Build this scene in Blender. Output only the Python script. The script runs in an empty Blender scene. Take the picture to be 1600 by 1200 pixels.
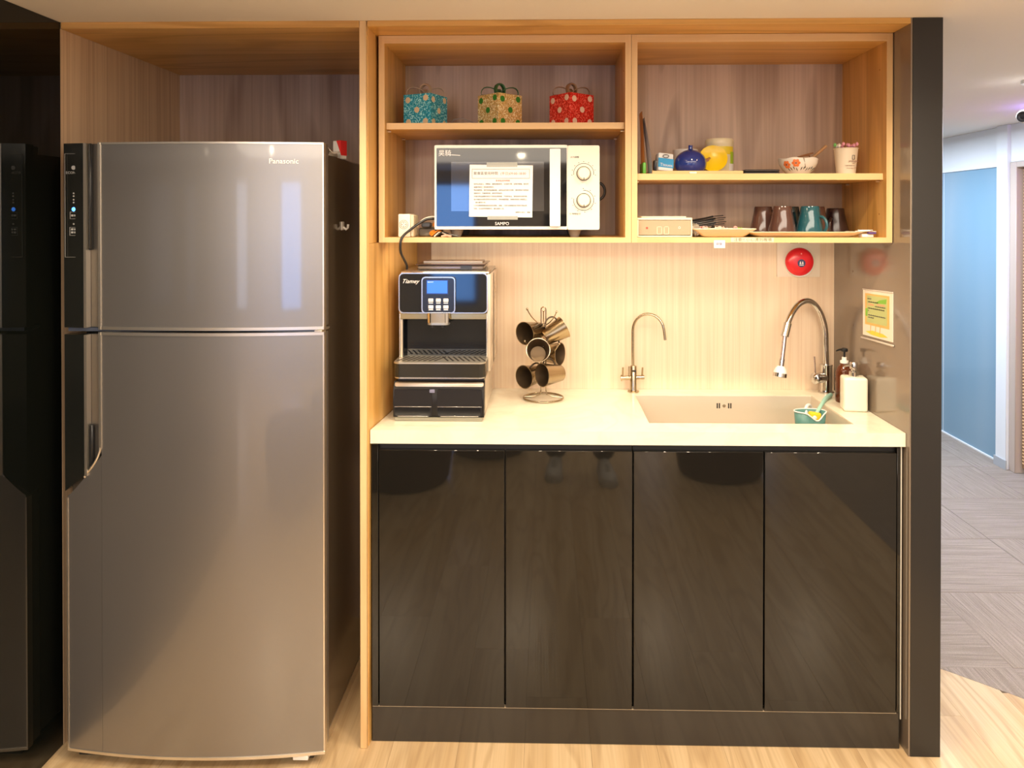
import bpy, bmesh, math, random
from mathutils import Vector, Matrix, Euler
random.seed(7)
SC = bpy.context.scene
COL = SC.collection
PI = math.pi
R = math.radians

# ------------------------------------------------------------------ camera
CX, CY, F = 829.374, 348.672, 1174.11
YAW, PITCH, ROLL = 0.0212, 0.0074, 0.0002
EYE = Vector((0, -2.0366, 1.4399))
cam_d = bpy.data.cameras.new('camera'); cam = bpy.data.objects.new('camera', cam_d); COL.objects.link(cam)
cam.location = EYE
cam.rotation_euler = (PI/2 - PITCH, 0, YAW)
cam_d.sensor_width = 36; cam_d.lens = F/1600*36
cam_d.shift_x = -(CX-800)/1600; cam_d.shift_y = (CY-600)/1600
cam_d.clip_start = 0.02
SC.camera = cam

# ------------------------------------------------------------------ world, exposure, big lights
w = bpy.data.worlds.new('world'); SC.world = w; w.use_nodes = True
w.node_tree.nodes['Background'].inputs[0].default_value = (0.75, 0.85, 1.0, 1)
w.node_tree.nodes['Background'].inputs[1].default_value = 0.5
SC.view_settings.view_transform = 'Standard'; SC.view_settings.look = 'None'
SC.view_settings.exposure = 0.15; SC.view_settings.gamma = 1.0
SC.view_settings.use_curve_mapping = False

def area(name, loc, rot, sx, sy, power, color):
    l = bpy.data.lights.new(name, 'AREA'); l.shape = 'RECTANGLE'; l.size = sx; l.size_y = sy
    l.energy = power; l.color = color
    o = bpy.data.objects.new(name, l); o.location = loc; o.rotation_euler = rot; COL.objects.link(o); return o
CEIL = 1.9704
WARM = (1.0, 0.82, 0.58)
WARMW = (1.0, 0.88, 0.72)
COOL = (0.70, 0.84, 1.0)
area('room_fill_light', (0.2, -3.6, CEIL-0.03), (0, 0, 0), 4.0, 2.0, 115, WARMW)  # added soft fill below the ceiling, stands for no fitting
area('room_fill_light', (0.2, -1.25, CEIL-0.03), (0, 0, 0), 2.2, 0.6, 30, WARMW)  # added near fill that brightens the cabinet interiors, no fitting there
area('under_cabinet_light', (0.24, 0.15, 1.3665), (R(30), 0, 0), 1.30, 0.03, 3.7, (1.0, 0.85, 0.66))
area('corridor_fill_light', (1.80, 2.4, CEIL-0.03), (0, 0, 0), 0.7, 1.8, 52, COOL)  # added cool fill for the glass and corridor walls, no fitting
area('corridor_fill_light', (2.0, 0.4, CEIL-0.03), (0, 0, 0), 0.5, 1.2, 24, (0.95, 0.92, 0.95))  # added fill for the near carpet, no fitting
area('violet_strip_light', (2.50, 1.50, CEIL-0.05), (PI, 0, 0), 0.32, 0.04, 8, (0.32, 0.2, 1.0))
DOWNLIGHTS = [(-0.60, -0.45, 1.1), (-0.12, -0.42, 1), (0.42, -0.42, 1.25), (0.92, -0.42, 1.25)]
BACKLIGHTS = [(-1.25, -4.0), (-0.21, -4.0), (0.88, -4.0), (2.1, -4.0)]
DOWN_POWER = 17

# ------------------------------------------------------------------ projection helper (pixel of the 1600x1200 frame on a plane of the room)
def ray(u, v):
    a = (u-CX)/F; b = -(v-CY)/F
    cp, sp = math.cos(PITCH), math.sin(PITCH); cy, sy = math.cos(YAW), math.sin(YAW)
    Z = b*cp - sp; Y = cp + b*sp
    return Vector((a*cy - Y*sy, a*sy + Y*cy, Z))
def at(u, v, y):
    r = ray(u, v); return EYE + r*((y-EYE.y)/r.y)
def atx(u, v, x):
    r = ray(u, v); return EYE + r*((x-EYE.x)/r.x)

# ------------------------------------------------------------------ materials
def inp(bs, n, v):
    if n in bs.inputs: bs.inputs[n].default_value = v
MATS = {}
def mat(name, col, rough=0.5, metal=0.0, **k):
    if name in MATS: return MATS[name]
    m = bpy.data.materials.new(name); m.use_nodes = True; MATS[name] = m
    b = m.node_tree.nodes['Principled BSDF']
    inp(b, 'Base Color', (*col, 1)); inp(b, 'Roughness', rough); inp(b, 'Metallic', metal)
    for kk, v in k.items():
        n = {'ior': 'IOR', 'trans': 'Transmission Weight', 'coat': 'Coat Weight', 'alpha': 'Alpha', 'spec': 'Specular IOR Level', 'sheen': 'Sheen Weight', 'aniso': 'Anisotropic'}.get(kk)
        if n: inp(b, n, v)
    if 'emit' in k:
        inp(b, 'Emission Color', (*k['emit'], 1)); inp(b, 'Emission Strength', k.get('power', 1))
    return m
def nodes(m): return m.node_tree.nodes, m.node_tree.links, m.node_tree.nodes['Principled BSDF']
def addn(m, t, **k):
    n = m.node_tree.nodes.new(t)
    for a, b in k.items(): setattr(n, a, b)
    return n
def mp(m, scale, coord='Object', rnd=False):
    ns, ls, b = nodes(m)
    tc = addn(m, 'ShaderNodeTexCoord'); mpn = addn(m, 'ShaderNodeMapping'); mpn.inputs['Scale'].default_value = scale
    ls.new(tc.outputs[coord], mpn.inputs['Vector'])
    if rnd:
        oi = addn(m, 'ShaderNodeObjectInfo'); mu = addn(m, 'ShaderNodeMath', operation='MULTIPLY'); mu.inputs[1].default_value = 37.0
        ls.new(oi.outputs['Random'], mu.inputs[0]); cb = addn(m, 'ShaderNodeCombineXYZ')
        for i in range(3): ls.new(mu.outputs[0], cb.inputs[i])
        ls.new(cb.outputs[0], mpn.inputs['Location'])
    return mpn
def ramp(m, stops):
    r = addn(m, 'ShaderNodeValToRGB'); e = r.color_ramp.elements
    while len(e) < len(stops): e.new(0.5)
    for x, (p, c) in zip(e, stops): x.position = p; x.color = (*c, 1)
    return r
def noise(m, vec, scale, detail=3, dist=0.0, rough=0.5):
    n = addn(m, 'ShaderNodeTexNoise'); n.inputs['Scale'].default_value = scale; n.inputs['Detail'].default_value = detail
    n.inputs['Distortion'].default_value = dist; n.inputs['Roughness'].default_value = rough
    m.node_tree.links.new(vec.outputs[0], n.inputs['Vector']); return n
def mix(m, a, b, fac, mode='MIX'):
    n = addn(m, 'ShaderNodeMix', data_type='RGBA', blend_type=mode)
    for s, i in ((a, 6), (b, 7), (fac, 0)):
        if isinstance(s, (int, float)): n.inputs[i].default_value = s
        elif isinstance(s, tuple): n.inputs[i].default_value = (*s, 1)
        else: m.node_tree.links.new(s, n.inputs[i])
    return n.outputs[2]
def bump(m, h, strength, dist=0.002):
    n = addn(m, 'ShaderNodeBump'); n.inputs['Strength'].default_value = strength; n.inputs['Distance'].default_value = dist
    m.node_tree.links.new(h, n.inputs['Height']); m.node_tree.links.new(n.outputs[0], m.node_tree.nodes['Principled BSDF'].inputs['Normal'])
def wood(name, light, mid, dark, axis='z', rough=0.4, k=1.0, rnd=False, contrast=1.0, bmp=0.12, ring=38):
    """broad boards of slightly different tone, thin cathedral grain lines, fine fibres; all run along one axis"""
    m = mat(name, light, rough); ns, ls, b = nodes(m)
    def sc(al): return {'x': (al*k, k, k), 'y': (k, al*k, k), 'z': (k, k, al*k)}[axis]
    v = mp(m, sc(0.13), rnd=rnd)
    n1 = noise(m, v, 5.0, 1.5, 0.25)
    mu = addn(m, 'ShaderNodeMath', operation='MULTIPLY'); mu.inputs[1].default_value = ring; ls.new(n1.outputs[0], mu.inputs[0])
    sn = addn(m, 'ShaderNodeMath', operation='SINE'); ls.new(mu.outputs[0], sn.inputs[0])
    mr = addn(m, 'ShaderNodeMapRange'); mr.inputs[1].default_value = -1; ls.new(sn.outputs[0], mr.inputs[0])
    v2 = mp(m, sc(0.02), rnd=rnd)
    n2 = noise(m, v2, 110, 2); n3 = noise(m, v2, 11, 1)
    r3 = ramp(m, [(0.38, mid), (0.60, light)]); ls.new(n3.outputs[0], r3.inputs[0])
    r1 = ramp(m, [(0.0, (1, 1, 1)), (0.30, (0, 0, 0))]); ls.new(mr.outputs[0], r1.inputs[0])
    sel = addn(m, 'ShaderNodeMath', operation='MULTIPLY'); ls.new(r1.outputs[0], sel.inputs[0]); sel.inputs[1].default_value = 0.55*contrast
    c = mix(m, r3.outputs[0], dark, sel.outputs[0])
    r2 = ramp(m, [(0.3, (0.84, 0.82, 0.80)), (0.62, (1, 1, 1))]); ls.new(n2.outputs[0], r2.inputs[0])
    c = mix(m, c, r2.outputs[0], 0.8*contrast, 'MULTIPLY')
    ls.new(c, b.inputs['Base Color'])
    bump(m, n2.outputs[0], bmp, 0.001)
    return m

honey_l, honey_m, honey_d = (0.80, 0.475, 0.155), (0.72, 0.40, 0.105), (0.54, 0.27, 0.055)
WZ = wood('honey_wood_upright', honey_l, honey_m, honey_d, 'z', 0.38, 1.0, contrast=1.0)
WX = wood('honey_wood_level', honey_l, honey_m, honey_d, 'x', 0.38, 1.0, contrast=1.0)
WE = wood('pale_edge_band', (0.80, 0.55, 0.27), (0.74, 0.48, 0.21), (0.64, 0.38, 0.15), 'x', 0.42, 1, contrast=0.5)
WEZ = wood('pale_edge_band_upright', (0.80, 0.55, 0.27), (0.74, 0.48, 0.21), (0.64, 0.38, 0.15), 'z', 0.42, 1, contrast=0.5)
WB = wood('taupe_wood_back', (0.66, 0.50, 0.37), (0.56, 0.41, 0.295), (0.40, 0.275, 0.19), 'z', 0.42, 0.9, contrast=1.3)
def stripes(name, c1, c2, axis=0, freq=90, rough=0.45):
    m = mat(name, c1, rough); ns, ls, b = nodes(m)
    sc = [0.01, 0.01, 0.01]; sc[axis] = 1.0
    if axis != 2: sc[1-axis] = 1.0
    v = mp(m, tuple(sc)); n = noise(m, v, freq, 2, 0, 0.7); n2 = noise(m, v, freq*0.15, 2)
    r = ramp(m, [(0.36, c2), (0.6, c1)]); ls.new(n.outputs[0], r.inputs[0])
    r2 = ramp(m, [(0.3, (0.96, 0.95, 0.95)), (0.6, (1, 1, 1))]); ls.new(n2.outputs[0], r2.inputs[0])
    ls.new(mix(m, r.outputs[0], r2.outputs[0], 0.8, 'MULTIPLY'), b.inputs['Base Color'])
    return m
LAM = stripes('pinstripe_laminate', (0.88, 0.71, 0.52), (0.82, 0.63, 0.44), freq=130)
LAM2 = stripes('pinstripe_laminate_side', (0.80, 0.60, 0.40), (0.66, 0.46, 0.29))
BLACKG = mat('black_gloss_lacquer', (0.011, 0.010, 0.008), 0.035, 0, ior=1.52)
BLACKP = mat('black_gloss_panel', (0.016, 0.015, 0.013), 0.10, 0, ior=1.6)
PANEL = mat('dark_gloss_side_panel', (0.20, 0.155, 0.115), 0.12, 0, ior=1.9)
BLACKM = mat('black_matte', (0.012, 0.011, 0.010), 0.45)
GREYW = mat('pillar_charcoal', (0.018, 0.017, 0.0165), 0.28)
CEILM = mat('ceiling_paint', (0.86, 0.81, 0.74), 0.8)
WHITEW = mat('white_wall_paint', (0.85, 0.86, 0.88), 0.7)
ROOMW = mat('room_wall_paint', (0.62, 0.57, 0.50), 0.8)
STEEL = mat('brushed_steel', (0.62, 0.58, 0.52), 0.26, 1.0)
SINKM = mat('sink_steel', (0.74, 0.67, 0.56), 0.38, 0.45)
CHROME = mat('chrome', (0.66, 0.65, 0.64), 0.06, 1.0)
NICKEL = mat('satin_nickel', (0.50, 0.42, 0.29), 0.20, 1.0)
TRIMM = mat('champagne_trim', (0.80, 0.74, 0.64), 0.28, 0.9)
IVORY = mat('ivory_plastic', (0.84, 0.79, 0.66), 0.35)
WHITE = mat('white_plastic', (0.86, 0.84, 0.80), 0.35)
PAPER = mat('white_paper', (0.88, 0.85, 0.80), 0.7)
INK = mat('dark_ink', (0.03, 0.025, 0.025), 0.8)
REDINK = mat('red_ink', (0.55, 0.12, 0.10), 0.6)
GREYINK = mat('grey_ink', (0.10, 0.09, 0.085), 0.8)
WINK = mat('white_print', (0.85, 0.85, 0.85), 0.5)
BLACKPL = mat('black_plastic', (0.015, 0.015, 0.016), 0.3)
MWGLASS = mat('black_door_glass', (0.010, 0.010, 0.011), 0.04, 0, ior=1.6)
COFFG = mat('coffee_black_gloss', (0.006, 0.007, 0.009), 0.05, 0, ior=1.5)
COFFS = mat('coffee_satin_side', (0.62, 0.53, 0.42), 0.25, 0.35)
TEAL = mat('teal_silicone', (0.09, 0.235, 0.215), 0.4)
MINT = mat('mint_plastic', (0.35, 0.62, 0.52), 0.4)
AMBER = mat('amber_glass', (0.16, 0.035, 0.006), 0.08, 0, trans=0.45, ior=1.45)
GUN = mat('bronze_steel', (0.42, 0.33, 0.20), 0.24, 1.0)
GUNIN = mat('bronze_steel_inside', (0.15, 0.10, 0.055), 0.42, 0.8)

# counter top stone
CTOP = mat('cream_quartz', (0.86, 0.80, 0.64), 0.14)
ns, ls, b = nodes(CTOP); v = mp(CTOP, (1, 1, 1)); n = noise(CTOP, v, 3, 6, 1.6, 0.6)
r = ramp(CTOP, [(0.42, (0.88, 0.82, 0.66)), (0.50, (0.74, 0.66, 0.50)), (0.56, (0.88, 0.82, 0.66))]); ls.new(n.outputs[0], r.inputs[0])
ls.new(mix(CTOP, (0.88, 0.82, 0.66), r.outputs[0], 0.35), b.inputs['Base Color'])
# fridge steel
FRM = mat('fridge_coated_steel', (0.30, 0.285, 0.27), 0.34, 0.75, coat=0.8)
inp(nodes(FRM)[2], 'Coat Roughness', 0.05)
FRS = mat('fridge_side_paint', (0.24, 0.20, 0.15), 0.16, 0.75)
FRH = mat('fridge_grip_metal', (0.20, 0.18, 0.155), 0.35, 0.7)
# wooden floor
PLK = wood('oak_vinyl_plank', (0.72, 0.53, 0.31), (0.62, 0.43, 0.23), (0.46, 0.30, 0.15), 'y', 0.22, 1.6, rnd=True, contrast=0.8, bmp=0.4, ring=46)
# carpet tile
def carpet(name, a, b_):
    m = mat(name, a, 0.95); ns, ls, b = nodes(m)
    v = mp(m, (1, 0.02, 1), rnd=True); n = noise(m, v, 190, 3, 0, 0.75)
    v2 = mp(m, (1, 1, 1)); n2 = noise(m, v2, 300, 2)
    r = ramp(m, [(0.36, b_), (0.64, a)]); ls.new(n.outputs[0], r.inputs[0])
    r2 = ramp(m, [(0.3, (0.75,)*3), (0.7, (1.05,)*3)]); ls.new(n2.outputs[0], r2.inputs[0])
    ls.new(mix(m, r.outputs[0], r2.outputs[0], 0.8, 'MULTIPLY'), b.inputs['Base Color']); bump(m, n.outputs[0], 0.5, 0.004); return m
CARP = carpet('striped_carpet_tile', (0.41, 0.34, 0.285), (0.27, 0.22, 0.18))
GLASSB = mat('blue_frosted_glass', (0.30, 0.55, 0.72), 0.12, 0, ior=1.5)
ns, ls, b = nodes(GLASSB); v = mp(GLASSB, (1, 1, 0.25)); n = noise(GLASSB, v, 1.6, 2); r = ramp(GLASSB, [(0.35, (0.21, 0.37, 0.50)), (0.65, (0.31, 0.43, 0.53))])
ls.new(n.outputs[0], r.inputs[0]); ls.new(r.outputs[0], b.inputs['Base Color'])
def glitter(name, c, c2):
    m = mat(name, c, 0.35, 0.25); ns, ls, b = nodes(m)
    v = mp(m, (1, 1, 1)); vo = addn(m, 'ShaderNodeTexVoronoi'); vo.inputs['Scale'].default_value = 330; ls.new(v.outputs[0], vo.inputs['Vector'])
    r = ramp(m, [(0.0, tuple(x*0.55 for x in c)), (0.55, c), (0.8, c2)]); ls.new(vo.outputs['Color'], r.inputs[0]); ls.new(r.outputs[0], b.inputs['Base Color'])
    bump(m, vo.outputs['Distance'], 0.6, 0.001); return m

# ------------------------------------------------------------------ mesh helper
class MB:
    def __init__(s): s.bm = bmesh.new(); s.mats = []
    def mi(s, m):
        if m is None: return 0
        if m not in s.mats: s.mats.append(m)
        return s.mats.index(m)
    def fin(s, fs, m, smooth):
        i = s.mi(m)
        for f in fs: f.material_index = i; f.smooth = smooth
    def box(s, a, b, bev=0.0, m=None, seg=1, rot=None, piv=None):
        a, b = [min(x, y) for x, y in zip(a, b)], [max(x, y) for x, y in zip(a, b)]
        r = bmesh.ops.create_cube(s.bm, size=1); vs = r['verts']
        for v in vs: v.co = Vector([(a[i]+b[i])/2 + v.co[i]*(b[i]-a[i]) for i in range(3)])
        if bev > 0:
            es = list({e for v in vs for e in v.link_edges})
            rr = bmesh.ops.bevel(s.bm, geom=es, offset=bev, segments=seg, affect='EDGES', profile=0.5)
            vs = list({v for f in rr['faces'] for v in f.verts} | {v for v in vs if v.is_valid})
        fs = list({f for v in vs for f in v.link_faces})
        if rot is not None:
            M = Euler(rot).to_matrix(); p = Vector(piv) if piv is not None else Vector([(a[i]+b[i])/2 for i in range(3)])
            for v in vs: v.co = M @ (v.co-p) + p
        s.fin(fs, m, seg > 1); return s
    def lathe(s, prof, c=(0, 0, 0), d=(0, 0, 1), n=32, m=None, smooth=True, sx=1.0):
        q = Vector((0, 0, 1)).rotation_difference(Vector(d).normalized()); c = Vector(c); rings = []
        for r, z in prof:
            if r < 1e-6: rings.append([s.bm.verts.new(c + q @ Vector((0, 0, z)))])
            else: rings.append([s.bm.verts.new(c + q @ Vector((r*sx*math.cos(2*PI*i/n), r*math.sin(2*PI*i/n), z))) for i in range(n)])
        fs = []
        for A, B in zip(rings, rings[1:]):
            for i in range(n):
                j = (i+1) % n
                if len(A) == 1 and len(B) == 1: break
                if len(A) == 1: vs = (A[0], B[j], B[i])
                elif len(B) == 1: vs = (A[i], A[j], B[0])
                else: vs = (A[i], A[j], B[j], B[i])
                try: fs.append(s.bm.faces.new(vs))
                except ValueError: pass
        s.fin(fs, m, smooth); return s
    def cyl(s, a, b, r, r2=None, n=20, m=None, smooth=True):
        a, b = Vector(a), Vector(b); L = (b-a).length; r2 = r if r2 is None else r2
        return s.lathe([(0, 0), (r, 0), (r, 0), (r2, L), (r2, L), (0, L)], a, b-a, n, m, smooth)
    def tube(s, pts, r, n=10, m=None, cap=True, closed=False):
        pts = [Vector(p) for p in pts]; N = len(pts); rings = []; up = None
        for i, p in enumerate(pts):
            if closed: t = (pts[(i+1) % N]-pts[i-1]).normalized()
            else: t = ((pts[i+1] if i < N-1 else p)-(pts[i-1] if i else p)).normalized()
            if up is None: up = t.orthogonal().normalized()
            up = (up - t*up.dot(t)).normalized(); w_ = t.cross(up)
            rr = r[i] if isinstance(r, (list, tuple)) else r
            rings.append([s.bm.verts.new(p + (up*math.cos(2*PI*k/n)+w_*math.sin(2*PI*k/n))*rr) for k in range(n)])
        fs = []
        for i in range(N if closed else N-1):
            A, B = rings[i], rings[(i+1) % N]
            for k in range(n):
                fs.append(s.bm.faces.new((A[k], A[(k+1) % n], B[(k+1) % n], B[k])))
        if cap and not closed:
            fs.append(s.bm.faces.new(rings[0][::-1])); fs.append(s.bm.faces.new(rings[-1]))
        s.fin(fs, m, True); return s
    def prism(s, poly, o, u, v, w_, m=None, smooth=False):
        """poly in (u,v) plane at origin o, extruded by vector w_"""
        o, u, v, w_ = map(Vector, (o, u, v, w_))
        A = [s.bm.verts.new(o+u*p[0]+v*p[1]) for p in poly]; B = [s.bm.verts.new(x.co+w_) for x in A]
        fs = [s.bm.faces.new(A), s.bm.faces.new(B[::-1])]; n = len(A)
        side = [s.bm.faces.new((A[i], B[i], B[(i+1) % n], A[(i+1) % n])) for i in range(n)]
        s.fin(fs, m, False); s.fin(side, m, smooth); return s
    def grid(s, fn, nu, nv, m=None, smooth=True):
        g = [[s.bm.verts.new(Vector(fn(i/nu, j/nv))) for j in range(nv+1)] for i in range(nu+1)]
        fs = [s.bm.faces.new((g[i][j], g[i+1][j], g[i+1][j+1], g[i][j+1])) for i in range(nu) for j in range(nv)]
        s.fin(fs, m, smooth); return s
    def build(s, name, m=None, parent=None, local=False):
        bmesh.ops.recalc_face_normals(s.bm, faces=s.bm.faces[:])
        me = bpy.data.meshes.new(name)
        if parent is not None and not local:
            M = world_of(parent).inverted()
            s.bm.transform(M)
        s.bm.to_mesh(me); s.bm.free()
        me.set_sharp_from_angle(angle=R(42))
        if s.mats:
            for x in s.mats: me.materials.append(x if x else m)
        else: me.materials.append(m)
        o = bpy.data.objects.new(name, me); COL.objects.link(o)
        if parent is not None: o.parent = parent
        return o
def world_of(o):
    M = o.matrix_basis.copy(); p = o.parent
    while p is not None: M = p.matrix_basis @ M; p = p.parent
    return M
def tag(o, label=None, cat=None, group=None, kind=None):
    if label: o['label'] = label
    if cat: o['category'] = cat
    if group: o['group'] = group
    if kind: o['kind'] = kind
    return o
def thing(name, label, cat, loc=(0, 0, 0), rz=0, group=None):
    o = bpy.data.objects.new(name, None); COL.objects.link(o); o.empty_display_size = 0.05
    o.location = loc; o.rotation_euler = (0, 0, rz); return tag(o, label, cat, group)
def struct(o, label=None): o['kind'] = 'structure'; return tag(o, label)
def setorigin(o):
    """put a top-level mesh's origin at the centre of its base"""
    me = o.data; xs = [v.co for v in me.vertices]
    c = Vector(((min(v.x for v in xs)+max(v.x for v in xs))/2, (min(v.y for v in xs)+max(v.y for v in xs))/2, min(v.z for v in xs)))
    me.transform(Matrix.Translation(-c)); o.location = c; return o
def one(mb, name, m, label, cat, group=None):
    return tag(setorigin(mb.build(name, m)), label, cat, group)
def rrect(x0, z0, x1, z1, r, n=5):
    p = []
    for cx, cz, a0 in ((x1-r, z1-r, 0), (x0+r, z1-r, 90), (x0+r, z0+r, 180), (x1-r, z0+r, 270)):
        for k in range(n+1):
            a = R(a0+90*k/n); p.append((cx+r*math.cos(a), cz+r*math.sin(a)))
    return p
def plate(mb, x0, z0, x1, z1, y, t, r, m=None):      # rounded plate facing -y, front at y, thickness t
    return mb.prism(rrect(x0, z0, x1, z1, r), (0, y, 0), (1, 0, 0), (0, 0, 1), (0, t, 0), m)
def text(name, body, size, loc, parent, m, rot=(PI/2, 0, 0), align='CENTER', depth=0.0002, shear=0.0, sx=1.0):
    cu = bpy.data.curves.new(name, 'FONT'); cu.body = body; cu.size = size; cu.align_x = align; cu.align_y = 'CENTER'
    cu.extrude = depth; cu.shear = shear; cu.resolution_u = 2
    t = bpy.data.objects.new(name, cu); COL.objects.link(t)
    dg = bpy.context.evaluated_depsgraph_get(); dg.update()
    me = bpy.data.meshes.new_from_object(t.evaluated_get(dg)); bpy.data.objects.remove(t); bpy.data.curves.remove(cu)
    me.transform(Matrix.Translation(loc) @ Euler(rot).to_matrix().to_4x4() @ Matrix.Diagonal((sx, 1, 1, 1)))
    if parent is not None: me.transform(world_of(parent).inverted())
    me.materials.clear(); me.materials.append(m)
    o = bpy.data.objects.new(name, me); COL.objects.link(o); o.parent = parent; return o
def multitext(name, items, parent, m):
    """several lines of print as one flat part: items = (body,size,loc,rot,align)"""
    bm = bmesh.new()
    for body, size, loc, rot, align in items:
        o = text('tmp', body, size, loc, None, m, rot, align); bm.from_mesh(o.data); me = o.data
        bpy.data.objects.remove(o); bpy.data.meshes.remove(me)
    mb = MB(); mb.bm = bm; return mb.build(name, m, parent)

# ================================================================== SETTING
XL, XR, XP = -0.482, 0.9659, 1.0499       # niche left, niche right (panel face), pillar right face
YB, YF, YA, XA = 0.509, -0.02, 0.645, -1.3209
# floor slab, planks, carpet
fl = struct(MB().box((-4.2, -6.2, -0.06), (4.2, 5.2, -0.012)).build('floor', mat('screed', (0.32, 0.26, 0.21), 0.9)))
bound = [(-4.2, -6.2), (1.50, -6.2), (1.50, -0.2), (1.49, 0.08), (1.428, 0.232), (1.258, 0.378), (1.06, 0.52), (1.06, 0.66), (-4.2, 0.66)]
def xbound(y):
    pts = [(-6.2, 1.50), (-0.2, 1.50), (0.08, 1.49), (0.232, 1.428), (0.378, 1.258), (0.52, 1.06), (9, 1.06)]
    for (a, xa), (b_, xb) in zip(pts, pts[1:]):
        if a <= y <= b_: return xa+(xb-xa)*(y-a)/(b_-a)
    return 1.06
PW, PL = 0.18, 1.2
def plank(x0, x1, y0, y1):
    n = 1 if xbound(y0) >= x1 and xbound(y1) >= x1 else 60
    ys = [y0+(y1-y0)*i/n for i in range(n+1)]
    lft = [(x0, y) for y in ys if xbound(y) > x0+0.002]; rgt = [(min(x1, xbound(y)), y) for y in ys if xbound(y) > x0+0.002]
    if len(lft) < 2: return
    g = 0.0003
    poly = [(x+g, y) for x, y in lft] + [(x-g, y) for x, y in rgt[::-1]]
    cx, cy = (x0+x1)/2, (y0+y1)/2
    mb = MB().prism([(x-cx, y-cy) for x, y in poly], (0, 0, -0.012), (1, 0, 0), (0, 1, 0), (0, 0, 0.012))
    o = mb.build('plank', PLK); o.location = (cx, cy, 0); o.parent = fl; return o
k = 0
x = -1.5
while x < 1.5:
    off = [0.0, 0.45, 0.85, 0.25][k % 4]; y = -5.0-off
    while y < 0.66:
        y1 = min(y+PL, 0.66)
        if y1 > -5.0: plank(x, x+PW, max(y, -5.0)+0.0003, y1-0.0003)
        y = y1
    x += PW; k += 1
MB().box((-4.2, -6.2, -0.012), (-1.502, 5.2, -0.001)).build('floor_border', PLK, fl)
MB().box((-1.502, -6.2, -0.012), (4.2, -5.002, -0.001)).build('floor_border', CARP, fl)
T = 0.49
proto = None
for i in range(0, 4):
    for j in range(-12, 10):
        x0 = 1.0+i*T+0.0; y0 = 0.385+j*T
        if x0+T < xbound(y0) and x0+T < xbound(y0+T): continue
        cx, cy = x0+T/2, y0+T/2
        clip = x0 < xbound(y0)+0.001 or x0 < xbound(y0+T)
        rot = PI/2 if (i+j) % 2 == 0 else 0
        if clip:
            ys = [y0+T*q/40 for q in range(41)]
            P1 = [(min(max(x0, xbound(y)), x0+T-0.004), y) for y in ys]; P2 = [(x0+T, y) for y in ys]
            poly = P1+P2[::-1]
            c, s_ = math.cos(-rot), math.sin(-rot)
            poly = [((x-cx)*c-(y-cy)*s_, (x-cx)*s_+(y-cy)*c) for x, y in poly]
            o = MB().prism(poly, (0, 0, -0.012), (1, 0, 0), (0, 1, 0), (0, 0, 0.0125)).build('carpet_tile', CARP)
        else:
            if proto is None:
                o = MB().box((-T/2+0.001, -T/2+0.001, -0.012), (T/2-0.001, T/2-0.001, 0.0005), 0.0015).build('carpet_tile', CARP); proto = o
            else: o = proto.copy(); COL.objects.link(o)
        o.location = (cx, cy, 0); o.rotation_euler = (0, 0, rot); o.parent = fl
# ceiling
struct(MB().box((-4.2, -6.2, CEIL), (4.2, 5.2, CEIL+0.08)).build('ceiling', CEILM))
# walls of the room
struct(MB().box((-4.3, -6.3, 0), (4.3, -6.2, CEIL)).build('wall_rear', ROOMW))
struct(MB().box((-4.3, -6.2, 0), (-4.2, 0, CEIL)).build('wall_far_left', ROOMW))
struct(MB().box((XA-0.10, -2.0, 0), (XA, YF, CEIL), 0.001).build('wall_left', mat('black_mirror_panel', (0.004, 0.005, 0.004), 0.03, 0, ior=1.5)))
struct(MB().box((XA-0.02, YF+0.001, 0), (XA, YA, CEIL-0.018)).build('wall_alcove_left', LAM2))
struct(MB().box((XA-0.02, YA, 0), (-0.505, YA+0.02, CEIL-0.018)).build('wall_alcove_back', WB))
struct(MB().box((-4.2, 0.70, 0), (1.04, 0.74, CEIL)).build('wall_behind', ROOMW))
struct(MB().box((-4.2, YF+0.05, 0), (XA-0.021, YF+0.09, CEIL)).build('wall_left_return', ROOMW))
# kitchen niche back wall : laminate with a wood strip at its left
struct(MB().box((-0.392, YB, 0), (XR, YB+0.02, CEIL-0.02)).build('wall_back', LAM))
struct(MB().box((-0.46, YB+0.001, 0), (-0.3925, YB+0.02, CEIL-0.02)).build('trim_back_strip', wood('brown_strip_wood', (0.42, 0.22, 0.07), (0.34, 0.17, 0.05), (0.25, 0.12, 0.03), 'z', 0.45)))
# right pillar : matte charcoal front board, glossy inner side panel
pr = MB().box((XR+0.004, YF, 0), (XP, 0.70, CEIL), 0.001).build('wall_right', GREYW); struct(pr)
MB().box((XR, YF+0.0015, 0), (XR+0.004, YB+0.02, CEIL), 0).build('gloss_panel', PANEL, pr)
mb = MB()
for u, v_ in ((1332.5, 424), (1333.5, 508)):
    p = atx(u, v_, XR); mb.cyl((XR+0.001, p.y, p.z), (XR-0.0008, p.y, p.z), 0.0022, n=12)
mb.build('screw_hole', mat('hole_brown', (0.12, 0.06, 0.03), 0.8), pr)
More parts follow.
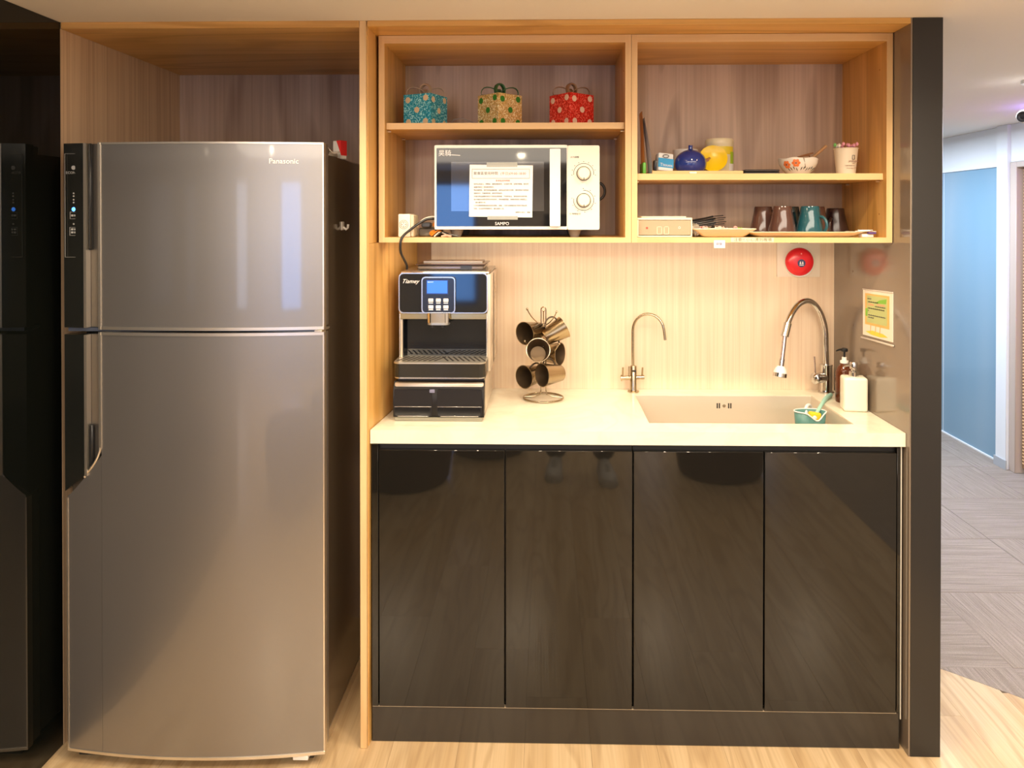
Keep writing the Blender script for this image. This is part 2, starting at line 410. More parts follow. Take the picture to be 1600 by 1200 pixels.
# corridor : blue glass partition, white post, slatted door
gy0, gy1 = 2.40, 5.2
gw = struct(MB().box((2.66, gy0, 0.0), (2.675, gy1, 1.745)).build('window_1', GLASSB))
struct(MB().box((2.655, gy0, 1.745), (2.74, gy1, CEIL), 0.002).build('wall_corridor_top', WHITEW))
MB().box((2.650, gy0, 1.738), (2.685, gy1, 1.7455), 0.001).build('glass_frame', WHITEW, gw)
MB().box((2.652, gy0, 0.0), (2.685, gy1, 0.010), 0.001).build('glass_frame', WHITEW, gw)
for yy in (3.05,):
    MB().box((2.6585, yy, 0.010), (2.6765, yy+0.004, 1.738)).build('glass_joint', mat('glass_joint_white', (0.75, 0.82, 0.86), 0.4), gw)
po = struct(MB().box((2.62, 2.30, 0.0), (2.74, 2.40, CEIL), 0.002).build('wall_corridor_post', WHITEW))
MB().box((2.612, 2.29, 0.0), (2.62, 2.405, 0.055), 0.001).build('baseboard', mat('grey_skirting', (0.45, 0.47, 0.50), 0.5), po)
struct(MB().box((2.64, 1.0, 1.755), (2.74, 2.30, CEIL), 0.002).build('wall_above_door', WHITEW))
dr = struct(MB().box((2.675, 1.05, 0.03), (2.71, 2.24, 1.72), 0.002).build('door_1', mat('door_brown_wood', (0.42, 0.24, 0.12), 0.5)))
MB().box((2.635, 2.24, 0.0), (2.70, 2.298, 1.754), 0.003).build('door_frame', mat('door_frame_taupe', (0.55, 0.44, 0.37), 0.5), dr)
MB().box((2.635, 1.0, 1.722), (2.70, 2.24, 1.754), 0.003).build('door_frame', MATS['door_frame_taupe'], dr)
mb = MB()
for q in range(90):
    z = 0.06+q*0.0184
    mb.box((2.655, 1.08, z), (2.674, 2.21, z+0.008), rot=(0, R(35), 0))
tag(mb.build('louver_slats', mat('door_slat_wood', (0.62, 0.36, 0.17), 0.45), dr), kind='stuff')
struct(MB().box((2.66, -6.2, 0), (2.74, 1.0, CEIL), 0).build('wall_corridor_right', ROOMW))
struct(MB().box((1.05, 5.1, 0), (2.66, 5.2, CEIL), 0).build('wall_corridor_end', WHITEW))
# rear windows (daylight behind the photographer)
for n_, (x0, x1) in enumerate(((-3.4, -2.2), (-1.30, -0.82), (1.0, 1.25), (1.75, 2.5))):
    f_ = struct(MB().box((x0-0.04, -6.2, 0.46), (x1+0.04, -6.17, 1.84), 0.003).build('window_%d' % (n_+2), mat('window_frame_grey', (0.3, 0.3, 0.3), 0.4)))
    MB().box((x0, -6.168, 0.5), (x1, -6.166, 1.8)).build('pane', mat('blue_pane', (0.05, 0.1, 0.2), 0.2, emit=(0.17, 0.42, 1.0), power=8.0) if n_ == 1 else mat('daylight_pane', (0.1, 0.1, 0.1), 0.2, emit=(0.72, 0.78, 1.0), power=3.5), f_)
# timber frame of the niche
dv = thing('divider_panel', 'tall upright honey wood divider between the refrigerator and the kitchen counter', 'panel', (-0.494, 0.3, 0))
MB().box((-0.505, YF, 0.0), (-0.4865, YA+0.02, CEIL), 0.001).build('board', WEZ, dv)
mb = MB(); mb.prism([(-0.4862, YF+0.012), (-0.4838, YF+0.012), (-0.4838, 0.0), (-0.4405, YB), (-0.4862, YB)], (0, 0, 0), (1, 0, 0), (0, 1, 0), (0, 0, CEIL))
for v in mb.bm.verts:
    if v.co.z > 1: v.co.z = 1.3685
mb.build('facing_board', WZ, dv)
MB().box((-0.4863, YF+0.012, 1.369), (-0.4838, YB, CEIL)).build('facing_board', WZ, dv)
sf = thing('niche_soffit', 'honey wood board lining the niche top above the open wall cabinets', 'panel', (0.2, 0.2, 1.956))
MB().box((-0.4835, YF, 1.9545), (XR-0.0005, 0.42, CEIL), 0.001).build('board', WX, sf)
sa = thing('alcove_soffit', 'brown-shaded wood board lining the alcove top above the refrigerator', 'panel', (-0.9, 0.3, 1.952))
MB().box((XA+0.001, YF, 1.952), (-0.5055, YA-0.001, CEIL), 0.001).build('board', WX, sa)

# ================================================================== WALL CABINETS
YC = 0.08; YBK = 0.395; ZB, ZT = 1.3695, 1.9535
def wall_cab(x0, x1, zs, label, shelf_len):
    t = thing('open_wall_cabinet', label, 'cabinet', ((x0+x1)/2, 0.25, ZB), 0, None)
    th = 0.0165
    MB().box((x0, YC+0.0006, ZB), (x0+th, YBK+0.02, ZT)).build('side_panel', WZ, t)
    MB().box((x1-th, YC+0.0006, ZB), (x1, YBK+0.02, ZT)).build('side_panel', WZ, t)
    MB().box((x0+th, YC+0.0006, ZT-0.022), (x1-th, YBK, ZT)).build('top_panel', WX, t)
    MB().box((x0+th, YC+0.0006, ZB), (x1-th, YBK, ZB+0.0145)).build('bottom_panel', WX, t)
    for a, b_ in (((x0, ZB), (x0+th, ZT)), ((x1-th, ZB), (x1, ZT))):
        MB().box((a[0], YC, a[1]), (b_[0], YC+0.0006, b_[1])).build('edge_band', WEZ, t)
    MB().box((x0+th, YC, ZT-0.022), (x1-th, YC+0.0006, ZT)).build('edge_band', WE, t)
    MB().box((x0+th, YC, ZB), (x1-th, YC+0.0006, ZB+0.0145)).build('edge_band', WE, t)
    MB().box((x0+th, YBK, ZB+0.0145), (x1-th, YBK+0.008, ZT-0.022)).build('back_panel', WB, t)
    s_ = MB().box((x0+th+0.001, 0.1, zs-0.018), (x1-th-0.001, YBK-0.001, zs), 0.0004).build('shelf', WX, t)
    MB().box((x0+th+0.001, 0.0993, zs-0.018), (x1-th-0.001, 0.0999, zs)).build('edge_band', WE, s_)
    for xx, sg in ((x0+th, 1), (x1-th, -1)):
        for yy in (0.125, 0.34):
            MB().cyl((xx, yy, zs-0.0215), (xx+sg*0.009, yy, zs-0.0215), 0.003, n=10).build('shelf_pin', TRIMM, t)
    for zz in (1.86, 1.45):                 # spare pin holes
        xx = x1-th
        MB().cyl((xx+0.0005, 0.125, zz), (xx-0.0006, 0.125, zz), 0.0022, n=10).build('pin_hole', mat('hole_orange', (0.45, 0.17, 0.04), 0.8), t)
    return t
XM = 0.2374
wall_cab(-0.4749, XM-0.0004, 1.7095, 'left open wall cabinet holding the microwave and three gift boxes', 0)
wall_cab(XM+0.0004, 0.9636, 1.5645, 'right open wall cabinet holding the mugs, bowl and canister', 0)

lb_ = thing('under_cabinet_lamp', 'slim LED bar lamp fixed beneath the open wall cabinets', 'lamp', (0.24, 0.15, 1.368))
MB().box((-0.42, 0.138, 1.3674), (0.90, 0.162, 1.3694), 0.0005).build('bar', IVORY, lb_)
# ================================================================== BASE CABINETS AND COUNTER
CT = 0.86
def base_cab(x0, x1, doors, label):
    t = thing('base_cabinet', label, 'cabinet', ((x0+x1)/2, 0.26, 0))
    MB().box((x0+(0.042 if x0 < 0 else 0.001), 0.03, 0.102), (x1-0.001, YB-0.005, 0.60)).build('carcass', BLACKM, t)
    MB().box((x0+0.001, 0.0225, 0.60), (x1-0.001, 0.030, 0.8205)).build('front_rail', BLACKM, t)
    for a, b_ in doors:
        MB().box((a, 0.004, 0.1005), (b_, 0.022, 0.805), 0.0012).build('door', BLACKG, t)
    return t
c1 = base_cab(-0.4792, 0.2343, ((-0.4588, -0.1153), (-0.1118, 0.2326)), 'left half of the black gloss base cabinets below the coffee machine')
MB().box((-0.4790, 0.004, 0.1005), (-0.4608, 0.022, 0.82), 0.001).build('filler_strip', BLACKG, c1)
c2 = base_cab(0.2345, 0.9640, ((0.2361, 0.5867), (0.5902, 0.9433)), 'right half of the black gloss base cabinets below the sink')
MB().box((0.9455, 0.006, 0.1005), (0.9545, 0.022, 0.82), 0.001).build('filler_strip', BLACKG, c2)
MB().box((0.9570, 0.010, 0.08), (0.9600, 0.022, 0.82), 0.0005).build('filler_strip', IVORY, c2)
one(MB().box((-0.480, 0.010, 0.0), (0.9562, 0.028, 0.0985), 0.001), 'kickboard', mat('black_satin_board', (0.022, 0.019, 0.016), 0.12, ior=1.6), 'long black kickboard along the floor under the base cabinets', 'kickboard')
SX0, SX1, SY0, SY1 = 0.288, 0.862, 0.087, 0.425
ctp = thing('countertop', 'cream stone countertop with a thick front edge on the black cabinets', 'countertop', (0.24, 0.25, 0.823))
mb = MB()
tz = CT-0.012
A_ = -0.4815; 
mb.box((-0.4815, 0.0, tz), (SX0, YB-0.001, CT)); mb.box((SX1, 0.0, tz), (XR-0.001, YB-0.001, CT))
mb.box((SX0, 0.0, tz), (SX1, SY0, CT)); mb.box((SX0, SY1, tz), (SX1, YB-0.001, CT))
# keep the slab clear of the slanted facing board on its left
for v in mb.bm.verts:
    if v.co.x < -0.48 and v.co.y > 0.4: v.co.x = -0.4390
mb.build('slab', CTOP, ctp)
MB().box((-0.4815, 0.0, 0.8235), (XR-0.001, 0.018, tz)).build('front_apron', CTOP, ctp)
# sink
sk = thing('sink', 'rectangular stainless steel sink sunk in the counter right side', 'sink', ((SX0+SX1)/2, 0.25, 0.64))
z0 = 0.66; t_ = 0.0012
mb = MB()
a0, a1, b0, b1 = SX0+0.0008, SX1-0.0008, SY0+0.0008, SY1-0.0008
mb.box((a0, b0, z0), (a0+t_, b1, CT-0.002)); mb.box((a1-t_, b0, z0), (a1, b1, CT-0.002))
mb.box((a0, b0, z0), (a1, b0+t_, CT-0.002)); mb.box((a0, b1-t_, z0), (a1, b1, CT-0.002)); mb.box((a0, b0, z0-t_), (a1, b1, z0))
mb.build('basin', SINKM, sk)
mb = MB().lathe([(0, 0), (0.055, 0), (0.055, 0.003), (0.040, 0.001), (0.0, 0.001)], (0.575, 0.30, z0+0.0002)); mb.build('drain', CHROME, sk)
ov = thing  # overflow slots
p0 = at(1131, 634, b1-t_)
for dx in (-0.0235, -0.0165, 0.0135, 0.0205):
    MB().box((p0.x+dx, b1-t_-0.0008, p0.z-0.0085), (p0.x+dx+0.0042, b1-t_+0.0002, p0.z+0.0085), 0.0004).build('overflow_slot', mat('slot_black', (0.02, 0.015, 0.01), 0.7), sk)
MB().lathe([(0, 0), (0.006, 0), (0.005, 0.002), (0, 0.002)], (p0.x+0.0005, b1-t_, p0.z), (0, -1, 0), 16).build('overflow_screw', CHROME, sk)

one(MB().box((-0.478, 0.006, 0.0988), (0.945, 0.020, 0.1003)), 'edge_strip', mat('edge_strip_beige', (0.55, 0.45, 0.32), 0.5), 'thin beige edge line between the cabinet doors and the kickboard', 'strip')
# ================================================================== REFRIGERATOR
fr = thing('refrigerator', 'large grey steel two-door refrigerator standing in the wood alcove', 'refrigerator', (-0.93, 0.25, 0))
FXL, FXR = -1.270, -0.583
def fy(x):                      # gently bowed door face
    t = (x-(FXL+FXR)/2)/((FXR-FXL)/2); return -0.112+0.030*t*t
MB().box((-1.255, -0.02, 0.03), (-0.600, 0.60, 1.6125), 0.004, m=FRS).build('body', FRS, fr)
MB().box((-0.603, -0.0215, 0.03), (-0.5985, -0.012, 1.6125), 0.001).build('edge_trim', TRIMM, fr)
def door(z0, z1, notch):
    # metal front skin following the bowed face
    x0 = -1.1655
    cols = 22; xs = [x0+(FXR-0.004-x0)*i/cols for i in range(cols+1)]
    mb = MB()
    F_ = [[mb.bm.verts.new((x, fy(x), z)) for x in xs] for z in (z0, z1)]
    Bk = [[mb.bm.verts.new((x, -0.030, z)) for x in xs] for z in (z0, z1)]
    fs = []
    for i in range(cols):
        fs.append(mb.bm.faces.new((F_[0][i], F_[0][i+1], F_[1][i+1], F_[1][i])))
        fs.append(mb.bm.faces.new((F_[0][i], Bk[0][i], Bk[0][i+1], F_[0][i+1])))
        fs.append(mb.bm.faces.new((F_[1][i], F_[1][i+1], Bk[1][i+1], Bk[1][i])))
    fs.append(mb.bm.faces.new((F_[0][0], F_[1][0], Bk[1][0], Bk[0][0]))); fs.append(mb.bm.faces.new((F_[0][-1], Bk[0][-1], Bk[1][-1], F_[1][-1])))
    for f in fs: f.smooth = False
    for f in fs[0:3*cols:3]: f.smooth = True
    return mb
def bowed(mb, xa, xb, za, zb, dy, th, cols=20, fz=None):
    """bowed strip following the door face, dy proud of it"""
    xs = [xa+(xb-xa)*i/cols for i in range(cols+1)]
    fz = fz or (lambda x: (za, zb))
    vs = [[mb.bm.verts.new((x, fy(x)-dy, fz(x)[k])) for x in xs] for k in (0, 1)]
    wv = [[mb.bm.verts.new((x, fy(x)-dy+th, fz(x)[k])) for x in xs] for k in (0, 1)]
    for i in range(cols):
        for q in ((vs[0][i], vs[0][i+1], vs[1][i+1], vs[1][i]), (wv[0][i], wv[1][i], wv[1][i+1], wv[0][i+1]),
                  (vs[0][i], wv[0][i], wv[0][i+1], vs[0][i+1]), (vs[1][i], vs[1][i+1], wv[1][i+1], wv[1][i])):
            mb.bm.faces.new(q).smooth = True
    mb.bm.faces.new((vs[0][0], vs[1][0], wv[1][0], wv[0][0])); mb.bm.faces.new((vs[0][-1], wv[0][-1], wv[1][-1], vs[1][-1]))
    return mb
ud = door(1.1535, 1.6355, 0).build('freezer_door', FRM, fr)
# lower door : whole width, its upper left corner cut away for the grip
ld = MB()
def lz(x):
    if x < -1.1655: 
        t = (x+1.2650)/(0.0995); 
        return 0.035, 0.705+0.112*max(0, min(1, t))**1.15
    return 0.035, 1.1355
bowed(ld, -1.2650, -1.1660, 0, 0, 0, 0.05, 10, lz)
bowed(ld, -1.1655, FXR-0.004, 0.035, 1.1355, 0, 0.05, 20)
ld = ld.build('refrigerator_door', FRM, fr)
# door liners (dark sides of doors)
MB().box((-1.262, -0.070, 1.1505), (-0.5905, -0.022, 1.632), 0.003).build('door_side', FRS, ud)
MB().box((-1.262, -0.070, 0.040), (-0.5905, -0.022, 1.132), 0.003).build('door_side', FRS, ld)
# champagne trims
def trim(parent, xa, xb, za, zb, dy=0.002):
    return bowed(MB(), xa, xb, za, zb, dy, 0.02, 20).build('trim_strip', TRIMM, parent)
trim(ud, -1.1690, FXR, 1.6310, 1.6360); trim(ud, -1.1690, FXR, 1.1470, 1.1545)
trim(ud, -1.1715, -1.1650, 1.1470, 1.6360, 0.003)
trim(ld, -1.1690, FXR, 1.1325, 1.1405); trim(ld, -1.1715, -1.1650, 0.835, 1.1405, 0.003)
trim(ld, -1.2660, FXR, 0.0295, 0.0365)
trim(ld, -1.2675, -1.2640, 0.030, 0.700)
trim(ud, FXR-0.0035, FXR, 1.1545, 1.632, 0.0005); trim(ld, FXR-0.0035, FXR, 0.036, 1.134, 0.0005)
# curved foot of the long trim
mb = MB(); pts = []
for t in range(9):
    a = t/8; x_ = -1.1685-0.004*a-0.040*a*a; z_ = 0.838-0.062*a-0.012*a*a; pts.append((x_, fy(x_)-0.001, z_))
pts.append((-1.2140, fy(-1.214)-0.001, 0.7575))
mb.tube(pts, 0.0032, 8).build('trim_strip', TRIMM, ld)
# handle strips (black glass), inner chrome edge, grip pocket
def handle(parent, za, zb, cut):
    f1 = (lambda x: (za-cut*(x+1.270)*-1.0 if cut else za, zb))
    lo = (lambda x: ((0.7185+ (x+1.270)*0.78) if cut else za, zb))
    bowed(MB(), FXL, -1.2125, za, zb, 0.004, 0.03, 4, lo).build('handle_strip', mat('handle_black_glass', (0.013, 0.014, 0.012), 0.1, ior=1.6), parent)
    bowed(MB(), -1.2120, -1.2045, za, zb, 0.005, 0.02, 2, (lambda x: (0.762 if cut else za, zb))).build('handle_edge', TRIMM, parent)
    bowed(MB(), -1.2045, -1.1700, za, zb, -0.016, 0.02, 4, (lambda x: ((0.775+(x+1.2045)*1.6) if cut else za, zb))).build('grip_pocket', FRH, parent)
handle(ud, 1.1510, 1.6345, 0); handle(ld, 0.0, 1.1325, 1)
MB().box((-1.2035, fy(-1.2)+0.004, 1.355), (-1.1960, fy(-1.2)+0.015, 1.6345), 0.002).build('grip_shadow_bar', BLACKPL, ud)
MB().box((-1.2035, fy(-1.2)+0.002, 0.780), (-1.1930, fy(-1.2)+0.015, 0.895), 0.003).build('grip_lip', BLACKPL, ld)
MB().box((-1.262, -0.082, 1.1405), (-0.598, -0.02, 1.1500)).build('door_gap_seal', mat('blue_grey_seal', (0.10, 0.12, 0.17), 0.3, 0.3), fr)
MB().box((-0.606, -0.092, 1.1415), (-0.586, -0.02, 1.1460), 0.001).build('hinge', TRIMM, fr)
MB().box((-0.640, -0.080, 1.6130), (-0.600, 0.03, 1.6330), 0.004).build('hinge_cover', mat('hinge_grey', (0.10, 0.09, 0.08), 0.4), fr)
MB().box((-1.245, -0.075, 0.010), (-0.615, 0.58, 0.031), 0.003).build('base_plinth', BLACKPL, fr)
MB().box((-0.665, -0.092, 0.018), (-0.625, -0.070, 0.029), 0.001).build('foot_cover', WHITE, fr)
MB().box((-0.612, -0.04, 0.0), (-0.599, 0.58, 0.031), 0.001).build('side_rail', TRIMM, fr)
for xx in (-1.2, -0.65):
    for yy in (-0.03, 0.5): MB().cyl((xx, yy, 0), (xx, yy, 0.012), 0.018, n=16).build('foot', BLACKPL, fr)
# badge and control print
px = at(443, 252, fy(-0.69)-0.002)
bd_ = text('brand_badge', 'Panasonic', 0.0190, (px.x, fy(px.x)-0.0010, px.z), ud, mat('badge_silver', (0.92, 0.90, 0.84), 0.45, 0.0), depth=0.0007)
for v in bd_.data.vertices: v.co.y += fy(v.co.x-0.93)-fy(px.x)      # follow the bowed door
hx = -1.2405; hy = fy(hx)-0.0045
def hz(v): return at(114, v, hy).z
mb = MB(); mb.cyl((hx, hy+0.001, hz(262)), (hx, hy-0.0002, hz(262)), 0.0055, n=20); mb.build('control_mark', GREYINK if 0 else mat('print_grey', (0.42, 0.42, 0.40), 0.5), ud)
text('control_print', 'ECONAVI', 0.0095, (hx, hy, hz(270)), ud, MATS['print_grey'])
mb = MB()
for v_ in (302, 306.5, 312, 316.5, 350): mb.cyl((hx, hy+0.001, hz(v_)), (hx, hy-0.0002, hz(v_)), 0.0022, n=10)
for dx in (-1, 1):
    mb.box((hx+dx*0.004-0.0028, hy+0.001, hz(337)-0.002), (hx+dx*0.004+0.0028, hy-0.0002, hz(337)+0.003))
    for dz in (-0.0035, 0.0045):
        mb.box((hx+dx*0.0042-0.003, hy+0.001, hz(361)+dz-0.0025), (hx+dx*0.0042+0.003, hy-0.0002, hz(361)+dz+0.0025))
def frame(mb, x0, z0, x1, z1, y, w_):
    for a, b_ in (((x0, z0), (x1, z0+w_)), ((x0, z1-w_), (x1, z1)), ((x0, z0), (x0+w_, z1)), ((x1-w_, z0), (x1, z1))):
        mb.box((a[0], y+0.001, a[1]), (b_[0], y-0.0002, b_[1]))
frame(mb, hx-0.010, hz(342), hx+0.010, hz(331), hy, 0.0006); frame(mb, hx-0.011, hz(368), hx+0.011, hz(355), hy, 0.0006)
frame(mb, FXL+0.006, hz(402), -1.2165, hz(240), hy, 0.0005)
mb.build('control_icons', MATS['print_grey'], ud)
MB().lathe([(0, 0), (0.0055, 0), (0.004, 0.0012), (0, 0.0015)], (hx, hy+0.0005, hz(327)), (0, -1, 0), 18).build('indicator_led', mat('blue_led', (0.05, 0.2, 0.8), 0.3, emit=(0.06, 0.28, 1.0), power=5), ud)
# hook on side
hk = thing('adhesive_hook', 'small white plastic hook stuck on the refrigerator side', 'hook', (-0.598, 0.155, 1.405))
MB().box((-0.5998, 0.142, 1.403), (-0.5965, 0.166, 1.428), 0.003, seg=2).build('plate', WHITE, hk)
MB().tube([(-0.5965, 0.154, 1.412), (-0.588, 0.154, 1.405), (-0.583, 0.154, 1.410), (-0.582, 0.154, 1.420)], 0.0035, 10).build('hook', WHITE, hk)
# things on top of the refrigerator
zt = 1.6127
nw = thing('newspaper_stack', 'folded newspapers and leaflets lying flat on the refrigerator top', 'newspapers', (-0.72, 0.15, zt))
for i, (x0, x1, y0, y1, c) in enumerate(((-0.86, -0.66, 0.03, 0.33, (0.62, 0.57, 0.52)), (-0.84, -0.65, 0.04, 0.31, (0.55, 0.2, 0.16)), (-0.85, -0.66, 0.05, 0.33, (0.68, 0.63, 0.57)), (-0.83, -0.67, 0.06, 0.30, (0.52, 0.47, 0.43)))):
    MB().box((x0, y0, zt+i*0.006), (x1, y1, zt+i*0.006+0.0055), 0.0015, rot=(0, 0, R(3*i-4))).build('newspaper', mat('newsprint_%d' % i, c, 0.8), nw)
lf = thing('folded_leaflet', 'crumpled white printed leaflet at the front corner of the refrigerator top', 'leaflet', (-0.615, 0.05, zt))
mb = MB().grid(lambda u, v: (-0.665+0.063*u, 0.034+0.11*v, zt+0.0135+0.022*u*(1-u)*2+0.006*math.sin(9*u+5*v)), 10, 6)
o = mb.build('sheet', PAPER, lf); md = o.modifiers.new('solid', 'SOLIDIFY'); md.thickness = 0.0012
MB().box((-0.660, 0.034, zt), (-0.605, 0.13, zt+0.012), 0.002).build('booklet', mat('booklet_grey', (0.5, 0.47, 0.42), 0.7), lf)
bx = thing('battery_box', 'small white and red carton standing on the refrigerator top edge', 'carton', (-0.612, 0.175, zt))
bx.rotation_euler = (0, 0, R(-28))
MB().box((-0.016, -0.012, 0), (0.016, 0.012, 0.054), 0.0015).build('carton', WHITE, bx, local=True)
MB().prism([(-0.002, 0.054), (0.0162, 0.054), (0.0162, 0.012)], (0, -0.0124, 0), (1, 0, 0), (0, 0, 1), (0, 0.0003, 0)).build('red_panel', mat('red_card', (0.75, 0.03, 0.03), 0.5), bx, local=True)
MB().box((0.0161, -0.012, 0.010), (0.0165, 0.012, 0.054)).build('red_panel', MATS['red_card'], bx, local=True)
one(MB().box((-0.648, 0.145, zt), (-0.628, 0.175, zt+0.016), 0.003).box((-0.640, 0.15, zt+0.016), (-0.634, 0.17, zt+0.021), 0.002), 'clip', BLACKPL, 'small black clip beside the red carton on the refrigerator', 'clip')

# ================================================================== GIFT BOXES
def gift(u, v0, y, s, rz, c, c2, dotc, ribc, lab, dots_seed):
    p = at(u, v0, y)
    t = thing('gift_box', lab, 'gift box', (p.x, y, 1.7097), rz, 'glitter gift boxes on the top shelf')
    MB().box((-s/2, -s/2, 0), (s/2, s/2, s), 0.001).build('box', glitter(lab.split()[0]+'_glitter', c, c2), t, local=True)
    dm = mat(lab.split()[0]+'_dot', dotc, 0.5); h = s/2
    mb = MB()
    for f in range(4):
        a = f*PI/2; n_ = Vector((math.sin(a), -math.cos(a), 0)); u_ = Vector((math.cos(a), math.sin(a), 0))
        for du, dz in ((-0.66, 0.82), (0.66, 0.86), (0.0, 0.50), (-0.62, 0.13), (0.64, 0.13)):
            c0 = n_*(h-0.0005)+u_*(du*h)+Vector((0, 0, dz*s))
            mb.lathe([(0, 0), (0.0095, 0), (0.0085, 0.0012), (0, 0.0014)], c0, n_, 14)
    mb.build('dots', dm, t, local=True)
    rb = mat(lab.split()[0]+'_ribbon', ribc, 0.35, 0.3)
    def loop(ang, ln, hh, w_=0.006):
        mb = MB(); P = []
        for i in range(17):
            th = 2*PI*i/16
            rr = ln*0.5*(1-math.cos(th)); zz = hh*math.sin(th)*(0.45+0.55*rr/ln)+0.008
            P.append((rr*math.cos(ang), rr*math.sin(ang), s+max(zz, 0.0006)))
        side = Vector((-math.sin(ang), math.cos(ang), 0))*w_
        mb2 = MB(); A = [mb2.bm.verts.new(Vector(q)-side) for q in P]; B = [mb2.bm.verts.new(Vector(q)+side) for q in P]
        for i in range(16): mb2.bm.faces.new((A[i], A[i+1], B[i+1], B[i])).smooth = True
        o = mb2.build('ribbon_loop', rb, t, local=True); md = o.modifiers.new('s', 'SOLIDIFY'); md.thickness = 0.0016
    for a_ in ((0.2, 3.2, 1.75) if True else ()): loop(a_-rz, s*0.60, 0.024)
    mb = MB(); mb.tube([(0.017*math.cos(q), 0, s+0.018+0.017*math.sin(q)) for q in [2*PI*k/16 for k in range(16)]], 0.0035, 6, closed=True)
    for v in mb.bm.verts: v.co.y *= 2.2
    mb.build('ribbon_knot', rb, t, local=True)
gift(665, 188, 0.21, 0.094, R(-24), (0.01, 0.40, 0.60), (0.45, 0.95, 1.0), (0.72, 0.58, 0.36), (0.55, 0.42, 0.30), 'blue glitter gift box with beige dots and ribbon on the top shelf', 1)
gift(781, 188, 0.21, 0.094, R(45), (0.75, 0.50, 0.15), (1.0, 0.92, 0.6), (0.03, 0.22, 0.02), (0.05, 0.16, 0.06), 'gold glitter gift box with green dots and ribbon on the top shelf', 2)
gift(893, 188, 0.21, 0.094, R(40), (0.80, 0.02, 0.01), (1.0, 0.2, 0.14), (0.80, 0.55, 0.40), (0.36, 0.22, 0.12), 'red glitter gift box with pale dots and ribbon on the top shelf', 3)
cb = thing('coiled_cable', 'black cable coil with silver plug lying between blue and gold gift boxes', 'cable', (-0.25, 0.26, 1.7097))
mb = MB(); mb.tube([(-0.255+0.033*math.cos(a), 0.26+0.045*math.sin(a), 1.7125+0.003*k/8) for k in range(26) for a in [k*0.5]], 0.0028, 8); mb.build('cord', BLACKPL, cb)
MB().tube([(-0.30, 0.27, 1.715), (-0.285, 0.26, 1.740), (-0.255, 0.25, 1.742), (-0.225, 0.25, 1.730), (-0.205, 0.25, 1.7135)], 0.0015, 8).build('wire', mat('wire_grey', (0.35, 0.3, 0.25), 0.5), cb)
MB().box((-0.262, 0.225, 1.7097), (-0.235, 0.24, 1.7225), 0.002).build('plug', STEEL, cb)

# ================================================================== MICROWAVE
mw = thing('microwave', 'white microwave oven with black glass door and two round dials', 'microwave', (-0.085, 0.23, 1.384))
mzb, mzt = 1.4055, 1.6455
MB().box((-0.3165, 0.105, mzb), (0.1475, 0.372, mzt-0.002), 0.004).build('body', mat('microwave_white', (0.84, 0.80, 0.70), 0.3), mw)
dm = MB(); plate(dm, -0.3185, mzb+0.001, 0.0585, mzt, 0.090, 0.014, 0.004); dm = dm.build('door', MATS['microwave_white'], mw)
gl = MB(); plate(gl, -0.3125, mzb+0.0095, 0.0565, mzt-0.0085, 0.0893, 0.004, 0.002); gl = gl.build('door_glass', MWGLASS, dm)
mb = MB(); frame(mb, -0.2708, 1.458, -0.0077, 1.598, 0.0892, 0.0014)
mb.bm.free(); 
wi = MB(); plate(wi, -0.2708, 1.458, -0.0077, 1.598, 0.0890, 0.002, 0.001); wi.build('door_window', mat('microwave_window', (0.035, 0.035, 0.038), 0.05, ior=1.9), dm)
hd = MB(); plate(hd, 0.0085, mzb+0.010, 0.0385, mzt-0.012, 0.080, 0.010, 0.002); hd.build('handle', WHITE, dm)
pn = MB(); plate(pn, 0.0592, mzb, 0.1492, mzt-0.0015, 0.092, 0.014, 0.005); pn = pn.build('control_panel', IVORY, mw)
for zz in (1.5646, 1.4887):
    dl = MB().lathe([(0, 0), (0.0185, 0), (0.0185, 0.006), (0.0175, 0.016), (0.015, 0.0185), (0, 0.019)], (0.1044, 0.0925, zz), (0, -1, 0), 36).build('dial', IVORY, mw)
    mb = MB(); mb.tube([(0.1044+0.0195*math.cos(a), 0.0912, zz+0.0195*math.sin(a)) for a in [2*PI*k/32 for k in range(32)]], 0.0009, 6, closed=True); mb.build('dial_ring', INK, dl)
    MB().box((0.1034, 0.0728, zz-0.0188), (0.1054, 0.0745, zz-0.012), 0.0004).build('dial_pointer', GREYINK, dl)
    a0, a1 = (R(-8), R(188)) if zz > 1.53 else (R(-262), R(92))
    if zz < 1.53: a0, a1 = R(-190), R(92)
    mb = MB(); mb.tube([(0.1044+0.0285*math.cos(a0+(a1-a0)*k/36), 0.0919, zz+0.0285*math.sin(a0+(a1-a0)*k/36)) for k in range(37)], 0.0007, 6)
    for k in range(9):
        a = a0+(a1-a0)*k/8; q = (0.1044+0.0335*math.cos(a), zz+0.0335*math.sin(a))
        mb.box((q[0]-0.0012, 0.0915, q[1]-0.0009), (q[0]+0.0012, 0.0921, q[1]+0.0009))
    mb.build('dial_scale', INK, dl)
multitext('panel_print', [('火力調整', 0.0062, (0.079, 0.0917, 1.6105), (PI/2, 0, 0), 'CENTER'), ('分 時間設定', 0.0062, (0.080, 0.0917, 1.4500), (PI/2, 0, 0), 'CENTER')], pn, INK)
text('logo_print', '昊騎', 0.0185, (-0.3010+0.012, 0.0890, 1.6215), gl, WINK, depth=0.0002)
MB().box((-0.2785, 0.0889, 1.6165), (-0.2455, 0.0894, 1.6180), rot=(0, R(3), 0)).build('logo_stroke', WINK, gl)
text('brand_print', 'SAMPO', 0.0125, (-0.1265, 0.0890, 1.4225), gl, WINK)
